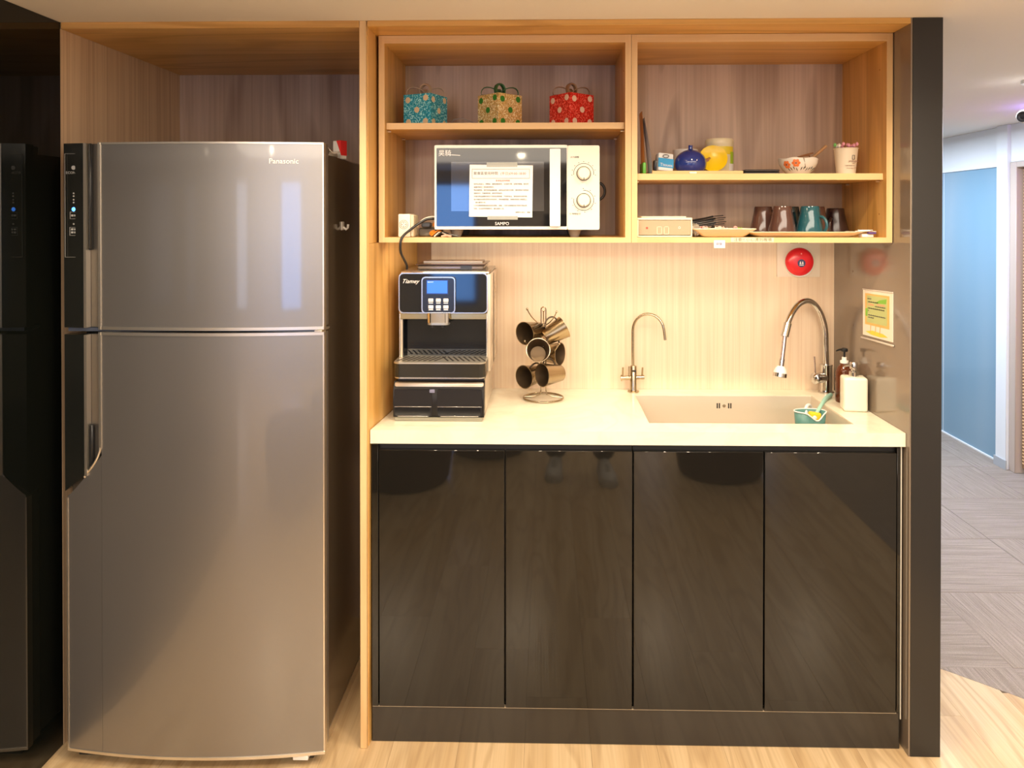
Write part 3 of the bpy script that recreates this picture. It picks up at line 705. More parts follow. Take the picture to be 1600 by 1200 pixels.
for xx in (-0.26, 0.08):
    for yy in (0.13, 0.34): MB().lathe([(0, 0), (0.012, 0), (0.02, 0.0215), (0, 0.0215)], (xx, yy, 1.3842), n=20).build('foot', mat('foot_grey', (0.25, 0.22, 0.19), 0.5), mw)
# black cord ring at the right of the microwave
one(MB().tube([(0.1545+0.022*math.cos(a), 0.25, 1.520+0.026*math.sin(a)) for a in [R(-90)+R(180)*k/14 for k in range(15)]], 0.0042, 10).tube([(0.1545, 0.25, 1.546), (0.1495, 0.25, 1.546)], 0.0042, 10).tube([(0.1545, 0.25, 1.494), (0.1495, 0.25, 1.494)], 0.0042, 10),
    'spring_hook', BLACKPL, 'black looped hook sticking out from the microwave right side', 'hook')
# notice on the door
nt = thing('paper_notice', 'white printed Chinese notice taped on the black microwave door', 'notice', (-0.129, 0.088, 1.4430))
MB().box((-0.2190, 0.0878, 1.4415), (-0.0400, 0.0886, 1.5885), rot=(0, R(0.8), 0)).build('sheet', PAPER, nt)
tp = mat('clear_tape', (0.55, 0.56, 0.50), 0.25, alpha=0.55)
MB().box((-0.170, 0.0868, 1.5835), (-0.083, 0.0874, 1.5960)).build('tape', tp, nt)
MB().box((-0.168, 0.0868, 1.4340), (-0.082, 0.0874, 1.4445)).build('tape', tp, nt)
ny = 0.0874
mb = MB(); frame(mb, -0.2115, 1.5505, -0.0485, 1.5775, ny-0.0004, 0.0007); mb.build('print_frame', GREYINK, nt)
multitext('heading_print', [('飲食區使用時間', 0.0098, (-0.2070, ny, 1.5645), (PI/2, 0, 0), 'LEFT')], nt, GREYINK)
multitext('hours_print', [('：(平日)09:00-18:00', 0.0098, (-0.1410, ny, 1.5640), (PI/2, 0, 0), 'LEFT')], nt, REDINK)
multitext('title_print', [('飲食區使用規範', 0.0058, (-0.124, ny, 1.5440), (PI/2, 0, 0), 'CENTER')], nt, REDINK)
rows = ['請勿佔用座位，用餐後，請將桌面清潔，垃圾請分類，並隨手關燈。請共同', '維護用餐區之環境整潔衛生。', '微波爐使用，請勿使用金屬容器，避免造成危險及故障，請勿使用不耐熱容', '器使用中，勿離開現場，避免食物過熱。',
        '冰箱內物品請標示姓名日期並定期清理，不新鮮食品，管理員將定期丟棄。', '飲水機請勿傾倒茶葉及其他飲料。若有機器問題，請通知管理人員處理之。', '　請勿攜帶外食。', '公共空間請輕聲細語並保持禮貌。謝謝，大家共同維護良好使用空間品質。', '如有，任何使用問題請洽，櫃台服務人員。']
its = [(s_, 0.0047, (-0.2065, ny, 1.5345-i*0.0087), (PI/2, 0, 0), 'LEFT') for i, s_ in enumerate(rows)]
its.append(('管理中心敬上　謝謝', 0.0047, (-0.0465, ny, 1.4545), (PI/2, 0, 0), 'RIGHT'))
multitext('body_print', its, nt, GREYINK)
# power socket block, plugs, cords at left of the microwave
zc = 1.3842
pb = thing('power_adapter', 'upright ivory socket block standing at the left end of the microwave bay', 'power adapter', (-0.405, 0.14, zc))
MB().box((-0.4245, 0.102, zc), (-0.3900, 0.18, 1.4505), 0.003, seg=2).build('case', IVORY, pb)
MB().box((-0.3895, 0.104, zc+0.001), (-0.3800, 0.178, 1.4480), 0.002).build('cover', mat('ivory_dark', (0.70, 0.62, 0.45), 0.4), pb)
mb = MB()
for rr in (0.0125, 0.0085):
    mb.tube([(-0.4085+rr*math.cos(a), 0.1019, 1.4200+rr*math.sin(a)) for a in [2*PI*k/24 for k in range(24)]], 0.0006, 5, closed=True)
for a in (0, 90, 180, 270): mb.box((-0.4085+0.005*math.cos(R(a))-0.0012, 0.1014, 1.42+0.005*math.sin(R(a))-0.0012), (-0.4085+0.005*math.cos(R(a))+0.0012, 0.1022, 1.42+0.005*math.sin(R(a))+0.0012))
mb.build('socket_mark', GREYINK, pb)
ps = thing('power_strip', 'dark power strip with orange plugs tucked left of the microwave', 'power strip', (-0.35, 0.2, zc))
MB().box((-0.376, 0.16, zc), (-0.322, 0.30, zc+0.026), 0.004).build('case', mat('strip_olive', (0.16, 0.14, 0.10), 0.5), ps)
MB().box((-0.365, 0.14, zc+0.0262), (-0.337, 0.17, zc+0.042), 0.004).build('plug', mat('plug_grey', (0.06, 0.065, 0.075), 0.4), ps)
for q in ((-0.327, 0.15, zc+0.034), (-0.3335, 0.13, zc+0.009), ):
    MB().lathe([(0, 0), (0.007, 0), (0.008, 0.006), (0.006, 0.016), (0, 0.018)], q, (0.5, -0.6, 0.3), 14).build('connector', mat('orange_plastic', (0.85, 0.28, 0.03), 0.4), ps)
wires = thing('loose_wires', 'tangle of thin wires and connectors under the microwave left corner', 'wires', (-0.30, 0.11, zc))
for i, (m_, pts) in enumerate(((MATS['orange_plastic'], [(-0.331, 0.115, 1.388), (-0.320, 0.112, 1.397), (-0.312, 0.112, 1.403), (-0.300, 0.112, 1.399)]),
                            (IVORY, [(-0.322, 0.108, 1.386), (-0.308, 0.106, 1.398), (-0.294, 0.106, 1.396), (-0.283, 0.106, 1.387)]),
                            (BLACKPL, [(-0.315, 0.104, 1.387), (-0.298, 0.104, 1.400), (-0.275, 0.104, 1.391), (-0.255, 0.106, 1.387)]),
                            (mat('wire_pink', (0.6, 0.35, 0.25), 0.4), [(-0.300, 0.101, 1.386), (-0.285, 0.100, 1.389), (-0.272, 0.100, 1.386)]))):
    MB().tube(pts, 0.0022 if i != 3 else 0.0035, 8).build('wire', m_, wires)
cordm = BLACKPL
cd = thing('black_mains_cable', 'black mains cable running from behind the microwave down to the coffee machine', 'cable', (-0.412, 0.078, 1.30))
pts = [(-0.320, 0.125, 1.436), (-0.345, 0.118, 1.435), (-0.370, 0.105, 1.420), (-0.392, 0.092, 1.402), (-0.404, 0.080, 1.390), (-0.4105, 0.0745, 1.378), (-0.413, 0.0745, 1.360), (-0.414, 0.088, 1.34), (-0.4150, 0.14, 1.318), (-0.4140, 0.175, 1.30), (-0.4160, 0.19, 1.2868)]
def smooth(pts, n=6):
    P = [Vector(p) for p in pts]; out = []
    for i in range(len(P)-1):
        p0, p1, p2, p3 = P[max(i-1, 0)], P[i], P[i+1], P[min(i+2, len(P)-1)]
        for k in range(n):
            t = k/n; out.append(0.5*((2*p1)+(p2-p0)*t+(2*p0-5*p1+4*p2-p3)*t*t+(3*p1-p0-3*p2+p3)*t**3))
    out.append(P[-1]); return out
MB().tube(smooth(pts), 0.0036, 10).build('cord', cordm, cd)
one(MB().tube(smooth([(-0.3205, 0.14, 1.443), (-0.345, 0.14, 1.440), (-0.366, 0.135, 1.428), (-0.378, 0.15, 1.412)]), 0.0026, 8), 'white_mains_cable', IVORY, 'thin white cable arching beside the black cable left of microwave', 'cable')

# ================================================================== RIGHT CABINET, UPPER SHELF
zs = 1.5647
def pouch(u0, v0, u1, v1, y, name, lab, m1, m2=None, w_=0.05, lean=0.01):
    a, b_ = at(u0, v0, y), at(u1, v1, y)      # bottom, top
    t = thing(name, lab, 'packet', (a.x, y, zs))
    mb = MB(); n = 12
    def fn(s_):
        def g(u, v): 
            x = a.x+(b_.x-a.x)*(v**1.5)+s_*0.0060*math.sin(PI*min(1, 0.25+v*0.75))*(1-v)**0.3*math.sin(PI*u)*1.0
            return (x, y-w_/2+w_*u, zs+0.0004+(b_.z-zs)*v)
        return g
    mb.grid(fn(1), 6, n, m1); mb.grid(fn(-1), 6, n, m1)
    bmesh.ops.remove_doubles(mb.bm, verts=mb.bm.verts[:], dist=0.0001)
    mb.build('bag', m1, t)
    if m2:
        mb = MB(); mb.box((a.x-0.006, y-w_/2-0.002, zs+0.001), (a.x+0.004, y+w_/2, zs+0.034), 0.003, seg=2); mb.build('green_label', m2, t)
    return t
pouch(1005, 268, 1001, 176, 0.165, 'snack_packet', 'orange and green packet leaning on the cabinet middle partition', mat('packet_orange', (0.72, 0.36, 0.14), 0.3), mat('packet_green', (0.12, 0.45, 0.04), 0.3), 0.07)
pouch(1016, 268, 1004, 186, 0.150, 'blue_grey_packet', 'pale blue-grey packet leaning beside the orange packet', mat('packet_bluegrey', (0.36, 0.40, 0.52), 0.25), None, 0.075)
# wooden tray
one(MB().box((0.300, 0.110, zs), (0.558, 0.34, zs+0.0085), 0.001).box((0.300, 0.110, zs+0.0085), (0.304, 0.34, zs+0.010), 0.0005), 'wooden_board', WE, 'thin wooden board under the blue pot and the canister', 'board')
zb = zs+0.0087
tb = thing('tissue_pack', 'blue and white wet tissue pack propped at left on the board', 'tissue pack', (0.348, 0.2, zb)); tb.rotation_euler = (0, R(0), R(10))
MB().box((-0.0235, -0.015, 0), (0.0235, 0.015, 0.055), 0.004, seg=2, rot=(R(-12), R(6), 0)).build('pack', mat('pack_white', (0.80, 0.82, 0.82), 0.4), tb, local=True)
MB().box((-0.0235, -0.0158, 0.010), (0.0235, -0.0148, 0.038), 0, rot=(R(-12), R(6), 0), piv=(0, 0, 0.0275)).build('blue_band', mat('pack_blue', (0.03, 0.33, 0.66), 0.35), tb, local=True)
mb = MB()
o = text('pack_print', 'Tissues', 0.013, (0, 0, 0), None, WINK)
o.data.transform(Euler((R(-12), R(6), 0)).to_matrix().to_4x4() @ Matrix.Translation((0.001, -0.0163, -0.010))); o.data.transform(Matrix.Translation((0, 0, 0.0275))); o.parent = tb
mb = MB(); mb.tube([(0.009*math.cos(a), -0.0155, 0.0475+0.0045*math.sin(a)) for a in [2*PI*k/20 for k in range(20)]], 0.0009, 6, closed=True)
mb.bm.transform(Matrix.Translation((0, 0, 0))); mb.build('oval_mark', INK, tb, local=True)
one(MB().box((0.316, 0.19, zb), (0.331, 0.215, zb+0.036), 0.003, seg=2), 'black_tube', BLACKPL, 'small black container between the packets and the tissue pack', 'container')
# white mug behind the pot
wm = thing('white_mug', 'plain white mug standing behind the blue pot', 'mug', (0.4290, 0.30, zb))
MB().lathe([(0, 0), (0.036, 0), (0.0385, 0.003), (0.0385, 0.075), (0.037, 0.0765), (0.0355, 0.075), (0.0355, 0.006), (0, 0.005)], n=40).build('body', mat('mug_white', (0.80, 0.76, 0.68), 0.25), wm, local=True)
MB().tube([(-0.0385-0.018*math.sin(a), 0.0, 0.038+0.022*math.cos(a)) for a in [PI*k/12 for k in range(13)]], 0.004, 10).build('handle', MATS['mug_white'], wm, local=True)
# blue pot
bp = thing('blue_pot', 'round glossy cobalt blue ceramic pot with a short neck', 'pot', (0.4265, 0.205, zb))
MB().lathe([(0, 0), (0.035, 0), (0.040, 0.003), (0.0455, 0.014), (0.0472, 0.026), (0.0455, 0.038), (0.040, 0.049), (0.031, 0.058), (0.019, 0.0645), (0.0085, 0.067), (0.007, 0.069)], n=48).build('body', mat('cobalt_glaze', (0.015, 0.035, 0.22), 0.08, coat=0.5), bp, local=True)
MB().lathe([(0.0070, 0.067), (0.0062, 0.073), (0.0065, 0.0795), (0.0058, 0.081), (0.0035, 0.080), (0.0030, 0.071), (0, 0.070)], n=24).build('neck', MATS['cobalt_glaze'], bp, local=True)
one(MB().box((0.405, 0.106, zs+0.0002), (0.426, 0.1095, zs+0.005), 0.001), 'sticker', PAPER, 'tiny white paper scrap on the board edge below the blue pot', 'sticker')
# canister and yellow plate
cn = thing('canister', 'tall cream canister with yellow and green print behind the yellow plate', 'canister', (0.530, 0.285, zb))
MB().lathe([(0, 0), (0.040, 0), (0.0415, 0.003), (0.0415, 0.088), (0.0425, 0.090), (0.0425, 0.103), (0.040, 0.107), (0, 0.108)], n=44, m=mat('canister_cream', (0.80, 0.72, 0.48), 0.3)).build('body', MATS['canister_cream'], cn, local=True)
def wrap(r, z0, z1, a0, a1, n=10):
    def fn(u, v): a = R(a0+(a1-a0)*u); return (r*math.sin(a), -r*math.cos(a), z0+(z1-z0)*v)
    return fn
MB().grid(wrap(0.0420, 0.058, 0.082, -70, 60), 16, 2).build('yellow_print', mat('print_yellow', (0.80, 0.62, 0.04), 0.35), cn, local=True)
MB().grid(wrap(0.0421, 0.030, 0.066, 38, 85), 12, 2).build('green_print', mat('print_green', (0.40, 0.62, 0.03), 0.35), cn, local=True)
MB().grid(wrap(0.0423, 0.004, 0.030, 30, 80), 12, 2).build('white_print', WHITE, cn, local=True)
yp = thing('yellow_plate', 'round yellow plate leaning against the cream canister', 'plate', (0.4985, 0.222, zb))
mb = MB(); mb.lathe([(0, 0), (0.020, 0.0), (0.034, 0.004), (0.041, 0.009), (0.0418, 0.0105), (0.033, 0.0065), (0.019, 0.0025), (0, 0.0025)], (0, 0, 0), (0, 0, 1), 44)
mb.bm.transform(Matrix.Translation((0, 0.008, 0.0405)) @ Euler((R(72), 0, R(-8))).to_matrix().to_4x4()); mb.build('dish', mat('yellow_enamel', (0.88, 0.60, 0.01), 0.25), yp, local=True)
mb = MB()
for dx, dz, rr in ((-0.017, -0.002, 0.006), (-0.011, 0.003, 0.004), (-0.021, -0.007, 0.004)):
    mb.lathe([(0, 0.0030), (rr, 0.0030), (0, 0.0036)], (dx, 0, 0), (0, 0, 1), 10)
    for v in mb.bm.verts[-11:]: v.co.y += dz
mb.bm.transform(Matrix.Translation((0, 0.0065, 0.0405)) @ Euler((R(72), 0, R(-8))).to_matrix().to_4x4()); mb.build('brown_mark', mat('mark_brown', (0.35, 0.14, 0.01), 0.4), yp, local=True)
# black case
bc = thing('black_case', 'flat black case lying on the shelf beside the canister', 'case', (0.625, 0.2, zs))
MB().box((0.574, 0.155, zs), (0.675, 0.235, zs+0.0075), 0.002).build('lower_shell', BLACKPL, bc)
MB().box((0.574, 0.155, zs+0.0082), (0.675, 0.235, zs+0.0145), 0.002).build('upper_shell', mat('black_soft', (0.03, 0.025, 0.025), 0.5), bc)
# floral bowl
fb = thing('floral_bowl', 'white faceted bowl painted with orange flowers and dark leaves', 'bowl', (0.747, 0.215, zs))
prof = [(0, 0), (0.028, 0), (0.030, 0.003), (0.045, 0.016), (0.0545, 0.034), (0.057, 0.0495), (0.0555, 0.0500), (0.053, 0.035), (0.044, 0.018), (0.028, 0.006), (0, 0.005)]
mb = MB(); mb.lathe(prof, n=40)
for v in mb.bm.verts:
    a = math.atan2(v.co.y, v.co.x)
    if v.co.z > 0.04: v.co.z += 0.0015*math.cos(6*a)
mb.build('bowl', mat('porcelain', (0.82, 0.78, 0.70), 0.15), fb, local=True)
def onbowl(a, z, off=0.0008):
    P = [(0.030, 0.003), (0.045, 0.016), (0.0545, 0.034), (0.057, 0.0495)]
    for (r0, z0_), (r1, z1_) in zip(P, P[1:]):
        if z <= z1_: rr = r0+(r1-r0)*(z-z0_)/(z1_-z0_); nn = Vector((z1_-z0_, 0, -(r1-r0))).normalized(); break
    c = Vector(((rr+off)*math.sin(a), -(rr+off)*math.cos(a), z)); n3 = Vector((nn.x*math.sin(a), -nn.x*math.cos(a), nn.z)); return c, n3
mb = MB()
for a, z, rr in ((-0.95, 0.030, 0.0105), (-0.42, 0.034, 0.0105)):
    for k in range(6):
        c, n3 = onbowl(a+0.14*math.cos(k*PI/3), z+0.0075*math.sin(k*PI/3)); mb.lathe([(0, 0), (0.0048, -0.0004), (0.0, 0.0009)], c, n3, 10)
mb.build('orange_flowers', mat('flower_orange', (0.85, 0.22, 0.06), 0.3), fb, local=True)
mb = MB()
for a, z in ((-0.95, 0.030), (-0.42, 0.034)):
    c, n3 = onbowl(a, z, 0.0018); mb.lathe([(0, 0), (0.0026, 0), (0, 0.0006)], c, n3, 10)
mb.build('flower_centres', mat('flower_dark', (0.30, 0.06, 0.02), 0.4), fb, local=True)
mb = MB()
for k in range(11):
    a = -0.85+k*0.17; z = 0.0115+0.002*(k % 3); tl = 0.9 if k < 4 else -0.9
    p1, _ = onbowl(a, z); p2, _ = onbowl(a-0.10*tl, z+0.0095); mb.tube([p1, (p1+p2)/2, p2], [0.0003, 0.0016, 0.0003], 6)
mb.build('leaf_pattern', mat('leaf_dark', (0.07, 0.08, 0.05), 0.4), fb, local=True)
mb = MB(); p1, _ = onbowl(-0.05, 0.049); p2, _ = onbowl(0.13, 0.020)
mb.tube([p1, (p1+p2)/2+Vector((0, -0.0008, 0)), p2], 0.0011, 6).build('brown_line', mat('line_brown', (0.28, 0.20, 0.14), 0.4), fb, local=True)
wd = mat('bamboo_brown', (0.45, 0.24, 0.10), 0.45)
one(MB().tube([(0.755, 0.235, 1.576), (0.790, 0.215, 1.618), (0.825, 0.200, 1.652)], [0.004, 0.0042, 0.0045], 10), 'pestle', wd, 'wooden stick leaning out of the floral bowl at the right', 'stick')
one(MB().tube([(0.790, 0.23, 1.598), (0.775, 0.20, 1.6235), (0.735, 0.18, 1.6175)], [0.0012, 0.002, 0.002], 8).tube([(0.7350, 0.18, 1.6175), (0.775, 0.20, 1.628), (0.787, 0.203, 1.6305)], 0.0022, 8), 'chopsticks', mat('bamboo_dark', (0.28, 0.12, 0.05), 0.45), 'dark thin sticks resting across the floral bowl rim', 'sticks')
# paper cup with picks
pc = thing('paper_cup', 'white paper cup printed with small text holding pastel picks', 'cup', (0.882, 0.2, zs))
MB().lathe([(0, 0.001), (0.0255, 0.001), (0.0262, 0.0), (0.0335, 0.076), (0.0350, 0.0765), (0.0352, 0.0785), (0.0335, 0.0790), (0.0325, 0.0765), (0.0255, 0.010), (0, 0.010)], n=40).build('cup', mat('cup_paper', (0.84, 0.75, 0.58), 0.55), pc, local=True)
mb = MB(); frame(mb, 0.006, 0.044, 0.0135, 0.057, -0.0312, 0.0013)
mb.build('cup_logo', GREYINK, pc, local=True)
its = [('prologue', 0.0085, (0.010, -0.0312, 0.040), (PI/2, 0, R(14)), 'CENTER'), ('coffee', 0.0035, (0.010, -0.0308, 0.0335), (PI/2, 0, R(14)), 'CENTER'), ('TAIPEI ROASTERY CO', 0.0040, (0.004, -0.0300, 0.0265), (PI/2, 0, R(6)), 'CENTER'), ('www prologue com', 0.0036, (0.004, -0.0296, 0.0195), (PI/2, 0, R(6)), 'CENTER')]
its = [(a, b_, (Vector(c)+Vector((0.882, 0.2, zs)))[:], d_, e) for a, b_, c, d_, e in its]
multitext('cup_print', its, pc, mat('print_brown', (0.30, 0.14, 0.10), 0.5))
pm = [mat('pick_green', (0.22, 0.62, 0.18), 0.4), mat('pick_white', (0.85, 0.78, 0.70), 0.4), mat('pick_pink', (0.85, 0.36, 0.45), 0.4)]
for k in range(11):
    a = R(178-k*17.6) if k < 11 else 0; x_ = 0.0285*math.cos(R(170-k*16)); y_ = -0.012-0.010*math.sin(R(170-k*16)) if k % 2 else 0.010
    m_ = pm[0] if k == 0 else pm[1] if k in (1, 2) else pm[2]
    t = thing('party_pick', ['green plastic pick, leftmost in the paper cup', 'white plastic pick next to the green one in the cup', 'white plastic pick next to the pink ones in the cup', 'pink plastic pick, first from the left among the pink ones', 'pink plastic pick, second from the left in the cup', 'pink plastic pick, third from the left in the cup', 'pink plastic pick, fourth from the left in the cup', 'pink plastic pick, fifth from the left in the cup', 'pink plastic pick, third from the right in the cup', 'pink plastic pick, second from the right in the cup', 'pink plastic pick, rightmost in the paper cup'][k], 'pick', (0.882+x_, 0.2+y_, zs+0.055), 0, 'picks in the paper cup')
    MB().tube([(0, 0, 0), (0, 0, 0.027)], 0.001, 6).build('stem', m_, t, local=True)
    hh = 0.028+0.004*(k % 3 == 0)
    MB().lathe([(0, -0.002), (0.0035, 0), (0.0048, 0.004), (0.0035, 0.008), (0.0018, 0.009), (0, 0.0115)], (0, 0, hh-0.001), n=12).build('head', m_, t, local=True)

# ================================================================== RIGHT CABINET, LOWER SHELF
z1 = 1.3843
db = thing('drawer_box', 'small translucent drawer box with cream frame at the left end', 'drawer box', (0.335, 0.18, z1))
fm = mat('cream_frame', (0.84, 0.76, 0.58), 0.35)
mb = MB(); mb.box((0.2570, 0.101, z1), (0.4120, 0.25, z1+0.0045), 0.0008); mb.box((0.2570, 0.101, z1+0.049), (0.4120, 0.25, z1+0.0555), 0.0008)
mb.box((0.2570, 0.101, z1+0.0045), (0.2605, 0.25, z1+0.049)); mb.box((0.4085, 0.101, z1+0.0045), (0.4120, 0.25, z1+0.049)); mb.box((0.2605, 0.248, z1+0.0045), (0.4085, 0.25, z1+0.049))
mb.box((0.270, 0.115, z1+0.0555), (0.398, 0.245, z1+0.0595), 0.0015)
mb.build('case', fm, db)
dw = MB().box((0.2610, 0.103, z1+0.006), (0.4080, 0.1045, z1+0.048), 0.0005).box((0.2615, 0.1045, z1+0.006), (0.4075, 0.240, z1+0.0075)).build('drawer', mat('drawer_translucent', (0.62, 0.50, 0.33), 0.25, trans=0.3, ior=1.3), db)
mb = MB()
for xx in (0.3195, 0.3395): frame(mb, xx-0.007, z1+0.008, xx+0.007, z1+0.030, 0.1022, 0.0016)
mb.build('pull_frame', fm, dw)
MB().cyl((0.2845, 0.103, z1+0.026), (0.2845, 0.1018, z1+0.026), 0.003, n=14).build('red_dot', mat('dot_red', (0.65, 0.04, 0.02), 0.4), dw)
mb = MB(); mb.tube([(0.376+0.003*math.cos(a), 0.1022, z1+0.027+0.003*math.sin(a)) for a in [2*PI*k/14 for k in range(14)]], 0.0008, 6, closed=True); mb.build('ring_mark', WHITE, dw)
# plastic bag
bagm = mat('clear_bag', (0.72, 0.66, 0.58), 0.12, trans=0.45, ior=1.25)
mb = MB()
bmesh.ops.create_icosphere(mb.bm, subdivisions=3, radius=1)
for v in mb.bm.verts:
    v.co += v.normal*0 ; n_ = 0.16*math.sin(9*v.co.x+4*v.co.z)+0.12*math.sin(13*v.co.y+7*v.co.x)
    v.co = Vector((0.4290+v.co.x*0.0135*(1+n_), 0.150+v.co.y*0.03*(1+n_), z1+0.0195+v.co.z*0.0185*(1+n_*0.8)))
for f in mb.bm.faces: f.smooth = False
one(mb, 'plastic_bag', bagm, 'crumpled clear plastic bag between the drawer box and plate', 'bag')
# black forks
for i in range(5):
    zf = z1+0.0270+i*0.0052
    t = thing('black_fork', ['lowest', 'second lowest', 'middle', 'second highest', 'topmost'][i]+' black plastic fork in the fanned bundle beside the drawer box', 'fork', (0.47, 0.24+0.004*i, zf), 0, 'black forks bundle')
    x0, x1_ = 0.425, 0.535+0.006*(i % 2)
    mb = MB(); rise = 0.010+0.001*i
    mb.tube([(x0-0.47, 0, -0.004), (0.01, 0, rise*0.4), (x1_-0.47-0.03, 0, rise*0.8)], [0.0030, 0.0026, 0.0030], 8)
    for q in (-1, 0, 1): mb.tube([(x1_-0.47-0.032, 0, rise*0.8), (x1_-0.47-0.018, q*0.0028, rise*0.9), (x1_-0.47, q*0.0028, rise)], 0.0013, 6)
    mb.build('fork', BLACKPL, t, local=True)
one(MB().box((0.432, 0.215, z1), (0.46, 0.275, z1+0.0215), 0.004).box((0.50, 0.22, z1), (0.53, 0.27, z1+0.030), 0.004), 'black_holder', mat('holder_black', (0.02, 0.018, 0.016), 0.6), 'black holder the plastic forks rest on behind the plate', 'holder')
# plate of sweets
pl = thing('sweets_plate', 'square cream plate holding wrapped sweets', 'plate', (0.508, 0.165, z1))
mb = MB()
def sq(h, z, r_=0.012):
    return [(x, y, z) for x, y in rrect(-h, -h*0.62, h, h*0.62, r_, 4)]
rings = [[mb.bm.verts.new(q) for q in sq(h, z)] for h, z in ((0.058, 0.001), (0.062, 0.002), (0.091, 0.0225), (0.0895, 0.0245), (0.060, 0.0048), (0.052, 0.0046))]
n = len(rings[0])
for A, B in zip(rings, rings[1:]):
    for i in range(n): mb.bm.faces.new((A[i], A[(i+1) % n], B[(i+1) % n], B[i])).smooth = True
mb.bm.faces.new(rings[0][::-1]); mb.bm.faces.new(rings[-1])
mb.build('plate', mat('plate_cream', (0.82, 0.72, 0.52), 0.25), pl, local=True)
cc = [(0.85, 0.75, 0.68), (0.80, 0.45, 0.40), (0.45, 0.65, 0.15), (0.86, 0.80, 0.74), (0.85, 0.60, 0.50), (0.75, 0.70, 0.72)]
cn_ = ['cream', 'pink', 'green', 'white', 'peach', 'pale grey']
for k in range(9):
    cx = 0.443+0.0152*k; cy = 0.150+0.022*((k*7) % 3-0.3); cz = z1+0.0165+0.004*((k*5) % 3)
    t = thing('wrapped_sweet', cn_[k % 6]+' wrapped sweet on the square plate, '+('left half' if k < 4 else 'middle' if k < 6 else 'right end'), 'sweet', (cx, cy, cz), R(37*k), 'wrapped sweets on the square plate')
    m_ = mat('sweet_'+cn_[k % 6].replace(' ', '_'), cc[k % 6], 0.3)
    MB().lathe([(0, -0.008), (0.005, -0.0065), (0.0072, 0), (0.005, 0.0065), (0, 0.008)], (0, 0, 0), (1, 0, 0), 10).build('sweet', m_, t, local=True)
    mb = MB()
    for s_ in (-1, 1): mb.lathe([(0.0012, 0), (0.0055, 0.006)], (s_*0.007, 0, 0), (s_, 0, 0.1), 8)
    o = mb.build('wrapper_ends', m_, t, local=True); o.modifiers.new('s', 'SOLIDIFY').thickness = 0.0005
# tray with mugs
ty = thing('serving_tray', 'long cream tray carrying the upturned mugs', 'tray', (0.74, 0.2, z1))
mb = MB(); rings = [[mb.bm.verts.new((x, y, z)) for x, y in rrect(-hx_, -hy_, hx_, hy_, 0.02, 5)] for hx_, hy_, z in ((0.135, 0.070, 0.0005), (0.140, 0.075, 0.002), (0.166, 0.092, 0.0140), (0.165, 0.091, 0.0155), (0.139, 0.074, 0.0042), (0.130, 0.066, 0.0040))]
n = len(rings[0])
for A, B in zip(rings, rings[1:]):
    for i in range(n): mb.bm.faces.new((A[i], A[(i+1) % n], B[(i+1) % n], B[i])).smooth = True
mb.bm.faces.new(rings[0][::-1]); mb.bm.faces.new(rings[-1]); mb.build('tray', MATS['plate_cream'], ty, local=True)
GLB = mat('brown_glaze', (0.085, 0.040, 0.032), 0.12, coat=0.6); GLT = mat('teal_glaze', (0.012, 0.085, 0.11), 0.10, coat=0.6)
GLD = mat('dark_teal_glaze', (0.010, 0.028, 0.034), 0.12, coat=0.6); GLK = mat('dark_brown_glaze', (0.030, 0.013, 0.012), 0.2, coat=0.3)
mugp = [(0.0, 0.005), (0.030, 0.005), (0.0385, 0.0), (0.0400, 0.002), (0.0395, 0.012), (0.0330, 0.042), (0.0280, 0.066), (0.0262, 0.080), (0.0245, 0.0842), (0, 0.0845)]
def mug(x, y, z, ha, m_, lab, s=1.0, grp='upturned mugs on the tray'):
    t = thing('upturned_mug', lab, 'mug', (x, y, z), 0, grp)
    MB().lathe([(r_*s, q*s) for r_, q in mugp], n=44).build('body', m_, t, local=True)
    a = R(ha); d_ = Vector((math.cos(a), math.sin(a), 0)); P = []
    for k in range(15):
        th = PI*k/14; rr = 0.034+0.020*math.sin(th); zz = 0.030+0.024*math.cos(th)
        if k == 14: rr = 0.036
        P.append(d_*(rr*s)+Vector((0, 0, max(zz, 0.006)*s)))
    MB().tube(P, 0.0045*s, 10).build('handle', m_, t, local=True)
zm = z1+0.0044
mug(0.650, 0.235, zm, 75, GLB, 'dark brown glazed mug at the back left of the tray')
mug(0.684, 0.160, zm, 95, GLB, 'brown glazed mug at the front of the tray, left of the teal mug', 1.0)
mug(0.735, 0.250, zm, 100, GLD, 'dark mug half hidden between the brown and teal mugs')
mug(0.765, 0.165, zm, -52, GLT, 'teal blue glazed mug at the front of the tray')
mug(0.812, 0.250, zm, 60, GLB, 'brown glazed mug half hidden behind the teal mug')
# separate dark mug at the right
mug(0.886, 0.290, z1, 232, GLK, 'very dark brown mug standing alone at the right end of shelf', 1.0, None)
sp = thing('sugar_sachets', 'white paper sachets with a purple mark at the tray right end', 'sachets', (0.915, 0.115, z1))
for k, (dx, dz, rr) in enumerate(((-0.02, 0.0160, 4), (-0.010, 0.0185, -6), (0.004, 0.0150, 9))):
    MB().box((0.895+dx, 0.105+0.008*k, z1+dz), (0.935+dx, 0.118+0.008*k, z1+dz+0.0025), 0.001, rot=(0, R(-2+2*k), R(rr))).build('sachet', PAPER, sp)
MB().box((0.908, 0.1035, z1+0.0090), (0.930, 0.116, z1+0.0145), 0.001).build('purple_sachet', mat('sachet_purple', (0.10, 0.05, 0.22), 0.4), sp)
MB().box((0.893, 0.110, z1), (0.925, 0.135, z1+0.0088), 0.001).build('sachet', PAPER, sp)
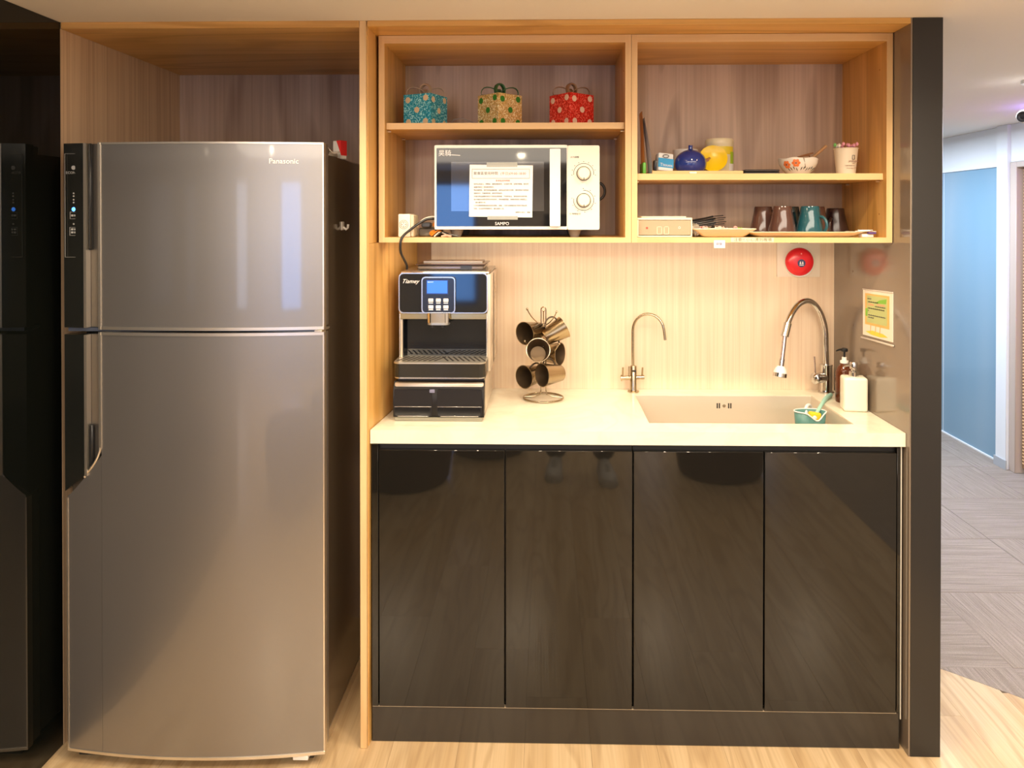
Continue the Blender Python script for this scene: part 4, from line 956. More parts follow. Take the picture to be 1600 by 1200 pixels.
# stickers on the cabinet edge
lb = thing('warning_label', 'cream tape label with handwritten Chinese warning on cabinet lower edge', 'label', (0.575, 0.079, 1.3705))
MB().box((0.5155, 0.0789, 1.3710), (0.6355, 0.0794, 1.3842), 0.0002).build('tape', mat('label_cream', (0.80, 0.74, 0.50), 0.4), lb)
text('label_print', '注意!! 小心燙到喔唷', 0.0108, (0.5765, 0.0788, 1.3776), lb, mat('ink_olive', (0.07, 0.06, 0.03), 0.6), sx=1.12)
lt = thing('small_tag', 'small white paper tag with two characters hanging below the cabinet edge', 'tag', (0.484, 0.079, 1.354))
MB().box((0.4685, 0.0790, 1.3545), (0.4998, 0.0795, 1.3765), 0.0002).build('paper', mat('tag_white', (0.80, 0.78, 0.80), 0.6), lt)
text('tag_print', '碗盤', 0.0085, (0.4830, 0.0788, 1.3655), lt, mat('ink_blue', (0.12, 0.12, 0.25), 0.6))

# ================================================================== COFFEE MACHINE
zt = CT+0.0003
cm = thing('coffee_machine', 'black and silver automatic coffee machine on the counter left end', 'coffee machine', (-0.305, 0.27, zt))
SIL = mat('silver_frame', (0.62, 0.60, 0.56), 0.22, 0.9)
# base drawer unit
MB().box((-0.4360, 0.100, zt+0.004), (-0.1790, 0.45, zt+0.108), 0.006, seg=2).build('base_housing', COFFS, cm)
mb = MB(); mb.prism([(0.0965, zt+0.010), (0.0925, zt+0.016), (0.0925, zt+0.088), (0.112, zt+0.110), (0.13, zt+0.110), (0.13, zt+0.010)], (-0.4375, 0, 0), (0, 1, 0), (0, 0, 1), (0.2590, 0, 0)); mb.build('base_front', mat('coffee_base_black', (0.012, 0.010, 0.009), 0.4, spec=0.25), cm)
mb = MB(); plate(mb, -0.4335, zt+0.0005, -0.1830, zt+0.0110, 0.0915, 0.03, 0.004); mb.build('base_sill', mat('coffee_sill', (0.30, 0.28, 0.20), 0.3, 0.6), cm)
for x0, x1_ in ((-0.4340, -0.3265), (-0.3120, -0.1840)):
    d_ = MB(); plate(d_, x0, zt+0.013, x1_, zt+0.091, 0.0905, 0.004, 0.006); d_ = d_.build('drawer', mat('drawer_black', (0.014, 0.012, 0.012), 0.45, spec=0.25), cm)
    q = MB(); plate(q, x0+0.002, zt+0.0155, x1_-0.004, zt+0.0405, 0.0900, 0.002, 0.006); q.build('drawer_pull', mat('pull_black', (0.006, 0.006, 0.006), 0.2), d_)
    MB().box((x0+0.001, 0.0885, zt+0.0405), (x1_-0.001, 0.0910, zt+0.0425), 0.0005).build('pull_line', SIL, d_)
    MB().box((x0+0.010, 0.0885, zt+0.0135), (x1_-0.010, 0.0910, zt+0.0155), 0.0005).build('pull_line', SIL, d_)
MB().box((-0.3335, 0.0895, zt+0.081), (-0.3185, 0.0920, zt+0.091), 0.001).build('badge', mat('badge_lilac', (0.20, 0.20, 0.30), 0.4), cm)
# drip tray
dt = MB(); dt.prism(rrect(-0.4335, 0.074, -0.1740, 0.30, 0.018), (0, 0, zt+0.128), (1, 0, 0), (0, 1, 0), (0, 0, 0.038)); dt = dt.build('drip_tray', mat('drip_black', (0.02, 0.018, 0.013), 0.2), cm)
mb = MB(); mb.prism(rrect(-0.4325, 0.0725, -0.1745, 0.24, 0.018), (0, 0, zt+0.1250), (1, 0, 0), (0, 1, 0), (0, 0, 0.0035)); mb.build('tray_rim', SIL, dt)
mb = MB(); mb.prism(rrect(-0.4345, 0.0735, -0.1730, 0.26, 0.018), (0, 0, zt+0.1665), (1, 0, 0), (0, 1, 0), (0, 0, 0.0040)); mb.build('tray_grate', mat('grate_steel', (0.60, 0.55, 0.44), 0.3, 0.8), dt)
mb = MB()
for k in range(16):
    xx = -0.418+k*0.0153
    mb.box((xx, 0.095, zt+0.1706), (xx+0.005, 0.165, zt+0.1712), rot=(0, 0, R(-20 if k < 8 else 20)))
mb.build('grate_slots', mat('slot_dark', (0.03, 0.025, 0.02), 0.6), dt)
MB().box((-0.4300, 0.115, zt+0.109), (-0.1790, 0.40, zt+0.129), 0.002).build('neck', BLACKPL, cm)
# body
MB().box((-0.4320, 0.265, zt+0.129), (-0.1640, 0.450, zt+0.414), 0.006, seg=2).build('rear_housing', COFFS, cm)
MB().box((-0.1755, 0.155, zt+0.129), (-0.1640, 0.30, zt+0.414), 0.004, seg=2).build('side_cover', COFFS, cm)
MB().box((-0.4330, 0.155, zt+0.129), (-0.4215, 0.30, zt+0.414), 0.004, seg=2).build('side_cover', COFFS, cm)
MB().box((-0.4215, 0.185, zt+0.129), (-0.1755, 0.2645, zt+0.2995), 0.001).build('splash_back', COFFG, cm)
MB().box((-0.4325, 0.160, zt+0.300), (-0.1645, 0.30, zt+0.414), 0.004).build('brew_housing', BLACKPL, cm)
mb = MB(); plate(mb, -0.4325, zt+0.300, -0.1720, zt+0.4185, 0.1480, 0.014, 0.014); mb.build('front_frame', SIL, cm)
mb = MB(); plate(mb, -0.4295, zt+0.303, -0.1750, zt+0.4155, 0.1465, 0.010, 0.012); fp = mb.build('front_panel', COFFG, cm)
mb = MB(); mb.box((-0.4285, 0.1500, zt+0.2825), (-0.1765, 0.1845, zt+0.2995), 0.001); mb.build('gold_ledge', mat('ledge_gold', (0.42, 0.34, 0.18), 0.15, 0.8), cm)
for xx in (-0.4315, -0.1765):
    MB().box((xx, 0.150, zt+0.171), (xx+0.0035, 0.160, zt+0.300), 0.001).build('frame_strip', SIL, cm)
for xa in (-0.4210, -0.1780):
    MB().box((xa, 0.1555, zt+0.171), (xa+0.002, 0.1848, zt+0.2820)).build('inner_liner', COFFG, cm)
cp = MB(); plate(cp, -0.3635, zt+0.3015, -0.2655, zt+0.4075, 0.1360, 0.012, 0.011, None); cp = cp.build('control_frame', SIL, cm)
mb = MB(); plate(mb, -0.3605, zt+0.3045, -0.2685, zt+0.4045, 0.1350, 0.006, 0.009); mb.build('control_panel', mat('control_black', (0.012, 0.012, 0.013), 0.2), cp)
MB().box((-0.3500, 0.1340, zt+0.3565), (-0.2850, 0.1352, zt+0.3990), 0.0006).build('screen_bezel', mat('bezel_blue', (0.02, 0.04, 0.15), 0.2), cp)
MB().box((-0.3470, 0.1335, zt+0.3600), (-0.2880, 0.1345, zt+0.3965), 0.0002).build('screen', mat('blue_lcd', (0.02, 0.1, 0.5), 0.25, emit=(0.045, 0.17, 0.78), power=1.0), cp)
text('screen_text', 'READY', 0.0055, (-0.3450, 0.1332, zt+0.3925), cp, mat('lcd_text', (0.5, 0.65, 0.9), 0.4, emit=(0.3, 0.5, 0.95), power=0.6), align='LEFT')
bt = mat('button_silver', (0.72, 0.72, 0.75), 0.35)
for r_ in range(2):
    for c_ in range(3):
        x0 = -0.3435+c_*0.0218; z_ = zt+0.3345-r_*0.0195
        MB().box((x0, 0.1325, z_), (x0+0.0150, 0.1352, z_+0.0105), 0.0014).build('button', bt, cp)
        MB().box((x0+0.001, 0.1340, z_-0.0042), (x0+0.0140, 0.1352, z_-0.0015)).build('button_print', bt, cp)
# spout
mb = MB(); mb.prism(rrect(-0.3465, 0.118, -0.2800, 0.165, 0.014), (0, 0, zt+0.2760), (1, 0, 0), (0, 1, 0), (0, 0, 0.0275), None, True); s_ = mb.build('coffee_spout', CHROME, cm)
mb = MB(); mb.prism(rrect(-0.3445, 0.1165, -0.2820, 0.165, 0.014), (0, 0, zt+0.2700), (1, 0, 0), (0, 1, 0), (0, 0, 0.0060)); mb.build('spout_lip', mat('spout_grey', (0.40, 0.40, 0.38), 0.3, 0.7), s_)
for xx in (-0.330, -0.300): MB().cyl((xx, 0.128, zt+0.262), (xx, 0.128, zt+0.2705), 0.0045, n=14).build('nozzle', BLACKPL, s_)
# top : lid and hopper
MB().box((-0.4300, 0.160, zt+0.4142), (-0.1680, 0.44, zt+0.4215), 0.003).build('top_lid', SIL, cm)
hp = MB().box((-0.3900, 0.22, zt+0.4220), (-0.1900, 0.40, zt+0.4360), 0.004).build('bean_hopper', mat('smoked_acrylic', (0.20, 0.15, 0.11), 0.08, trans=0.4, ior=1.4), cm)
MB().box((-0.3960, 0.215, zt+0.4362), (-0.1840, 0.405, zt+0.4400), 0.0015).build('hopper_lid', mat('lid_dark', (0.06, 0.035, 0.02), 0.1), hp)
MB().box((-0.2600, 0.2185, zt+0.4225), (-0.2250, 0.2200, zt+0.4355), 0.0005).build('hopper_latch', BLACKPL, hp)
MB().box((-0.3850, 0.30, zt+0.4400), (-0.2000, 0.39, zt+0.4440), 0.001).build('lid_ridge', COFFS, hp)
# side details
xs_ = -0.1640
for (ya, yb, za, zb_) in ((0.300, 0.350, 0.345, 0.372), ):
    MB().box((xs_-0.001, ya, zt+za), (xs_+0.0006, yb, zt+zb_), 0.0003).build('side_plate', mat('side_plate_brown', (0.45, 0.33, 0.22), 0.4), cm)
MB().box((xs_-0.001, 0.22, zt+0.20), (xs_+0.0006, 0.226, zt+0.285), 0.0003).build('side_slot', mat('slot_brown', (0.12, 0.06, 0.03), 0.6), cm)
MB().box((xs_-0.001, 0.165, zt+0.327), (xs_+0.0005, 0.448, zt+0.329), rot=(R(8), 0, 0)).build('side_seam', mat('seam_brown', (0.30, 0.20, 0.12), 0.6), cm)
text('brand_script', 'Tiamey', 0.0170, (-0.4235, 0.1460, zt+0.3935), fp, WINK, align='LEFT', shear=0.45)

# ================================================================== CUP TREE
ct = thing('mug_tree', 'wire mug tree with round base and curled arms', 'mug tree', (-0.0105, 0.366, zt))
cx0, cy0 = -0.0105, 0.366
WIRE = mat('nickel_wire', (0.40, 0.33, 0.23), 0.18, 1.0)
mb = MB(); mb.tube([(cx0+0.063*math.cos(a), cy0+0.063*math.sin(a), zt+0.0035) for a in [2*PI*k/40 for k in range(40)]], 0.0030, 10, closed=True)
mb.build('base_ring', WIRE, ct)
mb = MB()
for s_ in (-1, 1):
    mb.tube([(cx0+s_*0.063, cy0-0.005*s_, zt+0.0050), (cx0+s_*0.030, cy0, zt+0.007), (cx0+s_*0.011, cy0, zt+0.013), (cx0+s_*0.0075, cy0, zt+0.03), (cx0+s_*0.0075, cy0, zt+0.2860)], 0.0022, 8)
mb.tube([(cx0+0.0075*math.cos(a), cy0, zt+0.286+0.0075*math.sin(a)) for a in [PI*k/8 for k in range(9)]], 0.0022, 8)
mb.build('stem', WIRE, ct)
arms = [((-0.052, -0.010, 0.288), 0.235), ((0.042, -0.015, 0.280), 0.235), ((0.000, 0.055, 0.275), 0.240),
        ((-0.058, -0.035, 0.190), 0.150), ((0.050, -0.025, 0.180), 0.140), ((0.010, -0.060, 0.195), 0.150)]
for (dx, dy, dz), zb_ in arms:
    a = MB(); e = Vector((cx0+dx, cy0+dy, zt+dz)); s0 = Vector((cx0, cy0, zt+zb_))
    m1 = s0.lerp(e, 0.35)+Vector((0, 0, -0.010)); m2 = s0.lerp(e, 0.75)+Vector((0, 0, -0.010))
    ar = a.tube(smooth([s0, m1, m2, e], 4), 0.0018, 8).build('arm', WIRE, ct)
    MB().lathe([(0, -0.0042), (0.003, -0.003), (0.0042, 0), (0.003, 0.003), (0, 0.0042)], e, (0, 0, 1), 12).build('ball_tip', WIRE, ar)
def steelcup(cpx, cpy, y, d, lab, hang):
    C_ = at(cpx, cpy, y); d = Vector(d).normalized()
    t = thing('steel_cup', lab, 'cup', C_-d*0.0375, 0, 'steel cups on the mug tree')
    L = 0.074; O = d*0.0375
    mb = MB(); mb.lathe([(0, -L), (0.0235, -L), (0.0250, -L+0.002), (0.0362, -0.001), (0.0370, 0.0)], O, d, 40); mb.build('wall', GUN, t, local=True)
    mb = MB(); mb.lathe([(0.0370, 0.0), (0.0372, 0.0008), (0.0352, 0.0005)], O, d, 40); mb.build('rim', WIRE, t, local=True)
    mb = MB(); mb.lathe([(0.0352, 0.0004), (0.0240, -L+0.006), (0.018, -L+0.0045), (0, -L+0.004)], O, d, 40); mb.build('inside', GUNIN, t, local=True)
    h = Vector(hang).normalized(); h = (h-d*h.dot(d)).normalized(); P = []
    for k in range(13):
        th = PI*k/12; P.append(O-d*(0.032)+d*(0.022*math.cos(th))+h*(0.029+0.0035*math.cos(th)+0.020*math.sin(th)))
    MB().tube(P, 0.0028, 8).build('handle', mat('handle_dark_steel', (0.10, 0.08, 0.06), 0.3, 0.9), t, local=True)
steelcup(820, 521, 0.330, (-0.62, -0.78, -0.05), 'bronze steel cup at upper left of the mug tree, mouth toward viewer', (0.8, -0.3, 0.6))
steelcup(881, 511, 0.385, (0.80, 0.25, 0.42), 'bronze steel cup at upper right of the mug tree, showing its side', (-0.5, 0, 0.8))
steelcup(841, 547, 0.265, (0.02, -0.93, 0.34), 'front middle bronze steel cup on the mug tree, its bottom visible inside', (0.6, 0.3, 0.7))
steelcup(875, 553, 0.380, (0.86, -0.45, 0.02), 'right middle bronze steel cup on the mug tree, mouth to the right', (-0.2, 0.5, 0.7))
steelcup(819, 589, 0.330, (-0.66, -0.74, 0.00), 'bronze steel cup at lower left of the mug tree, above the base ring', (0.6, 0.0, 0.8))
steelcup(847, 586, 0.290, (-0.80, -0.58, 0.03), 'lower right bronze steel cup on the mug tree, lying sideways', (0.2, 0.4, 0.8))

# ================================================================== TAPS
tp_ = thing('drinking_tap', 'slim satin gooseneck drinking water tap behind the sink left end', 'tap', (0.2880, 0.465, zt))
X0, Y0 = 0.2880, 0.465
MB().lathe([(0, 0), (0.019, 0), (0.019, 0.004), (0.012, 0.006), (0.0112, 0.010), (0.0112, 0.085), (0.0100, 0.087), (0, 0.087)], (X0, Y0, zt), n=28).build('body', NICKEL, tp_)
pts = [(X0-0.001, Y0, zt+0.085), (X0-0.002, Y0, zt+0.13), (X0-0.002, Y0, zt+0.20)]
for k in range(13):
    th = PI-PI*k/12*0.96; pts.append((X0-0.002+0.0495+0.0495*math.cos(th), Y0-0.03*(1-math.cos(PI-th))*0.5, zt+0.205+0.0560*math.sin(th)))
pts.append((X0+0.1005, Y0-0.031, zt+0.178))
MB().tube(pts, 0.0046, 12).build('spout', NICKEL, tp_)
MB().cyl((X0-0.038, Y0, zt+0.046), (X0+0.036, Y0, zt+0.049), 0.0072, n=18).build('valve_bar', NICKEL, tp_)
MB().lathe([(0, 0), (0.0105, 0), (0.0105, 0.004), (0, 0.006)], (X0-0.038, Y0, zt+0.046), (-1, 0, -0.05), 20).build('valve_cap', NICKEL, tp_)
for dx, zz in ((-0.036, 0.0), (0.029, 0.002)): MB().cyl((X0+dx, Y0, zt+0.050+zz), (X0+dx+0.001, Y0-0.004, zt+0.082), 0.0030, n=12).build('lever', NICKEL, tp_)
MB().cyl((X0-0.0145, Y0+0.004, zt+0.05), (X0-0.0145, Y0+0.004, zt+0.084), 0.0020, n=10).build('side_pin', NICKEL, tp_)
MB().box((X0-0.004, Y0-0.0125, zt+0.068), (X0+0.008, Y0-0.0105, zt+0.075), 0.001).build('logo_plate', INK, tp_)

kt = thing('kitchen_faucet', 'tall chrome gooseneck kitchen faucet with white spray head over the sink', 'faucet', (0.930, 0.465, zt))
K = lambda u, v, y: at(u, v, y)
b0_ = K(1291, 600, 0.465); XK = 0.9240; YK = 0.465
MB().lathe([(0, 0), (0.0260, 0), (0.0260, 0.004), (0.0200, 0.006), (0.0190, 0.012), (0.0190, 0.088), (0.0200, 0.090), (0.0200, 0.094), (0.012, 0.096), (0, 0.096)], (XK, YK, zt), n=32).build('body', CHROME, kt)
ys = [0.465, 0.465, 0.465, 0.463, 0.457, 0.448, 0.437, 0.425, 0.412, 0.402, 0.396]
uv = [(1291, 575), (1290, 545), (1289, 515), (1283, 492), (1273, 476), (1262, 470), (1250, 474), (1240, 485), (1233, 499), (1229, 512), (1227, 520)]
pts = [K(u, v, y) for (u, v), y in zip(uv, ys)]
MB().tube(smooth(pts, 4), 0.0098, 16).build('neck', CHROME, kt)
a_, b_ = K(1231, 505, 0.406), K(1226, 526, 0.396)
MB().cyl(a_, b_, 0.0125, n=20).build('neck_sleeve', CHROME, kt)
c_ = K(1222, 561, 0.385)
MB().cyl(b_, c_, 0.0072, n=16).build('hose', mat('hose_chrome', (0.7, 0.62, 0.62), 0.2, 1.0), kt)
d_ = K(1220.5, 572, 0.382)
MB().cyl(c_, d_, 0.0085, n=16).build('hose_nut', CHROME, kt)
ax = (d_-c_).normalized()
sh = MB().lathe([(0, 0), (0.0105, 0), (0.0165, 0.008), (0.0205, 0.018), (0.0205, 0.022), (0, 0.022)], d_, ax, 28).build('spray_head', WHITE, kt)
MB().lathe([(0, 0.0222), (0.0215, 0.0222), (0.0220, 0.034), (0.019, 0.036), (0, 0.036)], d_, ax, 28).build('spray_ring', CHROME, sh)
MB().lathe([(0, 0), (0.0170, 0), (0.0170, 0.028), (0.0155, 0.032), (0.0175, 0.034), (0.0185, 0.043), (0.012, 0.049), (0, 0.051)], (XK-0.008, YK-0.004, zt+0.052), (-0.88, -0.42, 0.0), 28).build('mixer_valve', CHROME, kt)
h0 = Vector((XK-0.008, YK-0.004, zt+0.052))+Vector((-0.88, -0.42, 0)).normalized()*0.040
MB().tube([h0+Vector((0, 0, 0.012)), h0+Vector((-0.001, 0, 0.04)), h0+Vector((-0.003, 0.0, 0.072))], 0.0030, 10).build('lever', mat('lever_pinkish_chrome', (0.70, 0.60, 0.60), 0.15, 1.0), kt)

# ================================================================== SINK ITEMS
sc_ = thing('sponge_caddy', 'teal silicone caddy with wavy white rim hanging in the sink corner', 'caddy', (0.795, 0.28, 0.78))
MBc = MB(); n = 40; HX, HY = 0.048, 0.028
cxx, cyy = 0.803, 0.268
def rimz(a):          # the rim dips at the front right
    x_ = math.cos(a); fr_ = max(0, -math.sin(a))
    return 0.850-0.024*fr_*math.exp(-((x_-0.25)/0.40)**2)
rings = []
for k, (s_, zz) in enumerate(((0.66, 0.765), (0.80, 0.767), (0.86, 0.780), (0.92, 0.805), (1.0, None))):
    rings.append([MBc.bm.verts.new((cxx+HX*s_*math.copysign(abs(math.cos(2*PI*i/n))**0.9, math.cos(2*PI*i/n)), cyy+HY*s_*math.sin(2*PI*i/n), zz if zz else rimz(2*PI*i/n))) for i in range(n)])
for A, B in zip(rings, rings[1:]):
    for i in range(n): MBc.bm.faces.new((A[i], A[(i+1) % n], B[(i+1) % n], B[i])).smooth = True
MBc.bm.faces.new(rings[0][::-1])
rimp = [v.co.copy() for v in rings[-1]]
o = MBc.build('cup', TEAL, sc_); md = o.modifiers.new('s', 'SOLIDIFY'); md.thickness = 0.002
MB().tube(rimp, 0.0020, 8, closed=True).build('rim', WHITE, sc_)
one(MB().box((0.795, 0.255, 0.800), (0.832, 0.275, 0.848), 0.006, seg=3, rot=(0, R(8), 0)), 'sponge', mat('sponge_yellow', (0.88, 0.55, 0.03), 0.9), 'bright yellow sponge inside the teal caddy', 'sponge')
st = MB(); st.tube(smooth([(0.800, 0.294, 0.836), (0.802, 0.302, 0.850), (0.812, 0.315, 0.856), (0.824, 0.330, 0.852), (0.832, 0.340, 0.840)], 5), 0.0050, 10); st.build('strap', WHITE, sc_)
bsh = thing('dish_brush', 'mint green dish brush with white head resting from caddy to counter', 'brush', (0.84, 0.33, 0.862))
MB().tube(smooth([(0.818, 0.262, 0.840), (0.848, 0.300, 0.860), (0.880, 0.35, 0.8690), (0.915, 0.40, 0.8690)], 5), [0.0055]*8+[0.0065]*8, 12).build('handle', MINT, bsh)
MB().lathe([(0, 0), (0.009, 0.001), (0.011, 0.006), (0.008, 0.014), (0, 0.016)], (0.812, 0.262, 0.826), (0.05, 0.1, 1), 18).build('head', WHITE, bsh)

bb = thing('amber_bottle', 'amber pump soap bottle with black pump at the right panel', 'soap bottle', (0.9360, 0.345, zt))
MB().lathe([(0, 0), (0.0240, 0), (0.0260, 0.003), (0.0265, 0.08), (0.0255, 0.094), (0.020, 0.108), (0.0125, 0.117), (0.0115, 0.122), (0, 0.122)], n=36).build('bottle', AMBER, bb, local=True)
MB().lathe([(0, 0.1222), (0.0125, 0.1222), (0.0125, 0.1295), (0.0075, 0.131), (0.0070, 0.141), (0, 0.141)], n=20, m=None).build('collar', WHITE, bb, local=True)
pmp = MB().lathe([(0, 0.1412), (0.0035, 0.1412), (0.0035, 0.158), (0.0105, 0.159), (0.0110, 0.166), (0.0085, 0.169), (0, 0.170)], n=20).build('pump_head', BLACKPL, bb, local=True)
MB().tube([(-0.006, -0.002, 0.165), (-0.020, -0.008, 0.1655), (-0.030, -0.012, 0.162)], [0.0034, 0.003, 0.0024], 8).build('pump_nozzle', BLACKPL, pmp, local=True)

wb = thing('white_dispenser', 'square white soap dispenser with chrome pump in front of amber bottle', 'soap dispenser', (0.9255, 0.245, zt), R(-9))
MB().box((-0.0345, -0.0285, 0), (0.0345, 0.0285, 0.1015), 0.008, seg=4).build('bottle', mat('dispenser_white', (0.84, 0.80, 0.66), 0.3), wb, local=True)
MB().lathe([(0, 0.1015), (0.0140, 0.1015), (0.0140, 0.1150), (0.0120, 0.1165), (0.0080, 0.118), (0.0080, 0.124), (0, 0.124)], n=28).build('collar', CHROME, wb, local=True)
pmp = MB().lathe([(0, 0.124), (0.0115, 0.124), (0.0120, 0.126), (0.0120, 0.142), (0.0100, 0.1445), (0, 0.145)], n=28).build('pump_head', CHROME, wb, local=True)
MB().tube([(-0.009, -0.003, 0.1340), (-0.022, -0.008, 0.1350), (-0.031, -0.012, 0.1310)], [0.0036, 0.0032, 0.0026], 10).build('pump_nozzle', CHROME, pmp, local=True)

# ================================================================== ALARM, WALL CARD
al = thing('fire_alarm_bell', 'round red fire alarm sounder on a cream plate above the faucet', 'fire alarm', (0.845, YB, 1.24))
mb = MB(); plate(mb, 0.7735, 1.2410, 0.9160, 1.3640, YB-0.0075, 0.0072, 0.002); mb.build('back_plate', mat('alarm_plate', (0.84, 0.74, 0.60), 0.4), al)
ac = at(1249, 409, YB-0.02)
MB().lathe([(0, 0), (0.0475, 0), (0.0480, 0.004), (0.0460, 0.010), (0, 0.010)], (ac.x+0.003, YB-0.0078, ac.z-0.005), (0, -1, 0), 48).build('white_base', WHITE, al)
dm = MB().lathe([(0, 0.010), (0.0465, 0.010), (0.0470, 0.014), (0.0430, 0.024), (0.034, 0.0285), (0.018, 0.0300), (0, 0.0305)], (ac.x, YB-0.0078, ac.z), (0, -1, 0), 48).build('red_dome', mat('alarm_red', (0.80, 0.020, 0.030), 0.25), al)
yy = YB-0.0386
MB().cyl((ac.x+0.001, yy+0.001, ac.z-0.004), (ac.x+0.001, yy-0.0003, ac.z-0.004), 0.0130, n=28).build('navy_badge', mat('badge_navy', (0.05, 0.06, 0.16), 0.4), dm)
mb = MB()
for dx in (-0.0038, 0.0038): mb.prism([(dx-0.003, -0.004), (dx+0.003, -0.004), (dx+0.0012, 0.005), (dx-0.0012, 0.005)], (ac.x+0.001, yy-0.0005, ac.z-0.003), (1, 0, 0), (0, 0, 1), (0, 0.0003, 0))
mb.box((ac.x-0.006, yy-0.0005, ac.z-0.0115), (ac.x+0.008, yy-0.0002, ac.z-0.0090)); mb.build('badge_mark', WINK, dm)
MB().lathe([(0, 0), (0.004, 0), (0, 0.001)], (ac.x+0.001, YB-0.0365, ac.z+0.0275), (0, -1, 0.1), 14).build('test_dot', mat('dot_pink', (0.9, 0.35, 0.35), 0.4), dm)
mb = MB()
for x0 in (0.8165, 0.8475): mb.box((x0, YB-0.0082, 1.3535), (x0+0.027, YB-0.0073, 1.3570))
mb.build('plate_print', mat('print_olive', (0.25, 0.20, 0.10), 0.5), al)

wc = thing('wall_card', 'small framed card with green board drawing on the dark side panel', 'card', (XR, 0.17, 1.085))
def wq(name, m_, poly, off, th=0.0008):
    """poly in fractions of the card (0..1 left->right, 0..1 bottom->top)"""
    y0_, y1_, zb0, zt0 = 0.272, 0.075, 1.084, 1.224
    # card hangs slightly askew
    def W(a, b_): return (XR-off, y0_+(y1_-y0_)*a, zb0+(zt0-zb0)*b_+0.008*a)
    mb = MB(); A = [mb.bm.verts.new(W(*p)) for p in poly]; B = [mb.bm.verts.new(v.co-Vector((th, 0, 0))) for v in A]; n = len(A)
    mb.bm.faces.new(A); mb.bm.faces.new(B[::-1])
    for i in range(n): mb.bm.faces.new((A[i], B[i], B[(i+1) % n], A[(i+1) % n]))
    return mb.build(name, m_, wc)
Rt = lambda a, b_, c, d_: [(a, b_), (c, b_), (c, d_), (a, d_)]
wq('card', mat('card_white', (0.86, 0.78, 0.66), 0.25), Rt(0, 0, 1, 1), 0.0006, 0.0020)
wq('orange_frame', mat('card_orange', (0.78, 0.48, 0.14), 0.5), Rt(0.08, 0.24, 0.90, 0.91), 0.0027, 0.0003)
wq('green_board', mat('card_green', (0.50, 0.55, 0.22), 0.5), Rt(0.15, 0.29, 0.83, 0.87), 0.0031, 0.0003)
wq('leaf_drawing', mat('card_leaf', (0.22, 0.50, 0.05), 0.5), [(0.42, 0.72), (0.80, 0.74), (0.82, 0.84), (0.60, 0.80)], 0.0035, 0.0002)
wq('leaf_drawing', MATS['card_leaf'], [(0.11, 0.42), (0.17, 0.42), (0.19, 0.60), (0.10, 0.58)], 0.0035, 0.0002)
wq('pink_blot', mat('card_pink', (0.70, 0.38, 0.20), 0.5), Rt(0.20, 0.66, 0.40, 0.70), 0.0035, 0.0002); wq('pink_blot', MATS['card_pink'], Rt(0.50, 0.68, 0.76, 0.715), 0.0038, 0.0002)
wq('ground_patch', mat('card_yellow', (0.76, 0.66, 0.06), 0.5), [(0.10, 0.09), (0.30, 0.045), (0.60, 0.035), (0.86, 0.07), (0.70, 0.115), (0.35, 0.135)], 0.0029, 0.0002)
for a in (0.28, 0.45, 0.60): wq('easel_leg', MATS['card_orange'], [(a-0.02, 0.08), (a, 0.08), (a+0.02, 0.25), (a, 0.25)], 0.0033, 0.0002)
for a, b_, c in ((0.18, 0.80, 0.34), (0.20, 0.735, 0.56), (0.44, 0.655, 0.80), (0.20, 0.60, 0.78), (0.20, 0.55, 0.24), (0.20, 0.455, 0.80), (0.20, 0.405, 0.44)):
    mbx = None
    n_ = int((c-a)/0.035)
    mbp = MB()
    for i in range(n_):
        aa = a+i*0.035
        y_ = 0.272-0.197*aa; z_ = 1.084+0.140*b_+0.008*aa
        mbp.box((XR-0.0042, y_, z_-0.0012), (XR-0.0040, y_-0.0052, z_+0.0012+0.0006*(i % 2)))
    mbp.build('handwriting', INK if b_ in (0.735, 0.60) else GREYINK, wc)
mb = MB(); mb.box((XR-0.006, 0.282, 1.076), (XR-0.0005, 0.068, 1.0815), 0.0015, rot=(R(-2.3), 0, 0)); mb.build('bottom_rail', mat('clear_rail', (0.80, 0.72, 0.62), 0.15, trans=0.3), wc)
mb = MB(); mb.box((XR-0.005, 0.272, 1.2245), (XR-0.0005, 0.074, 1.2285), 0.001, rot=(R(-2.3), 0, 0)); mb.build('top_rail', MATS['clear_rail'], wc)

# ================================================================== CORRIDOR ITEMS
cc_ = at(1602, 178, 0.9)
cam_t = thing('security_camera', 'small white security camera with black lens under the corridor ceiling', 'security camera', (1.485, 0.90, CEIL))
cx1 = at(1604, 170, 0.90)
MB().lathe([(0, 0), (0.045, 0), (0.045, 0.012), (0.030, 0.022), (0, 0.022)], (cx1.x+0.03, 0.9, CEIL-0.0005), (0, 0, -1), 32).build('ceiling_plate', WHITE, cam_t)
cx2 = at(1602, 180, 0.88)
MB().tube([(cx1.x+0.03, 0.9, CEIL-0.02), (cx1.x+0.025, 0.9, cx2.z+0.01)], 0.012, 12).build('stem', WHITE, cam_t)
bo = MB().lathe([(0, 0), (0.020, 0), (0.026, 0.006), (0.026, 0.055), (0.022, 0.062), (0, 0.062)], (cx2.x+0.045, 0.93, cx2.z+0.006), (-0.75, -0.62, -0.16), 28).build('housing', WHITE, cam_t)
MB().lathe([(0, 0), (0.0205, 0), (0.0205, 0.004), (0.014, 0.003), (0.010, 0.001), (0, 0.004)], (cx2.x+0.045-0.0465*1.01, 0.93-0.0385*1.01, cx2.z+0.006-0.0099), (-0.75, -0.62, -0.16), 28).build('lens', BLACKPL, bo)

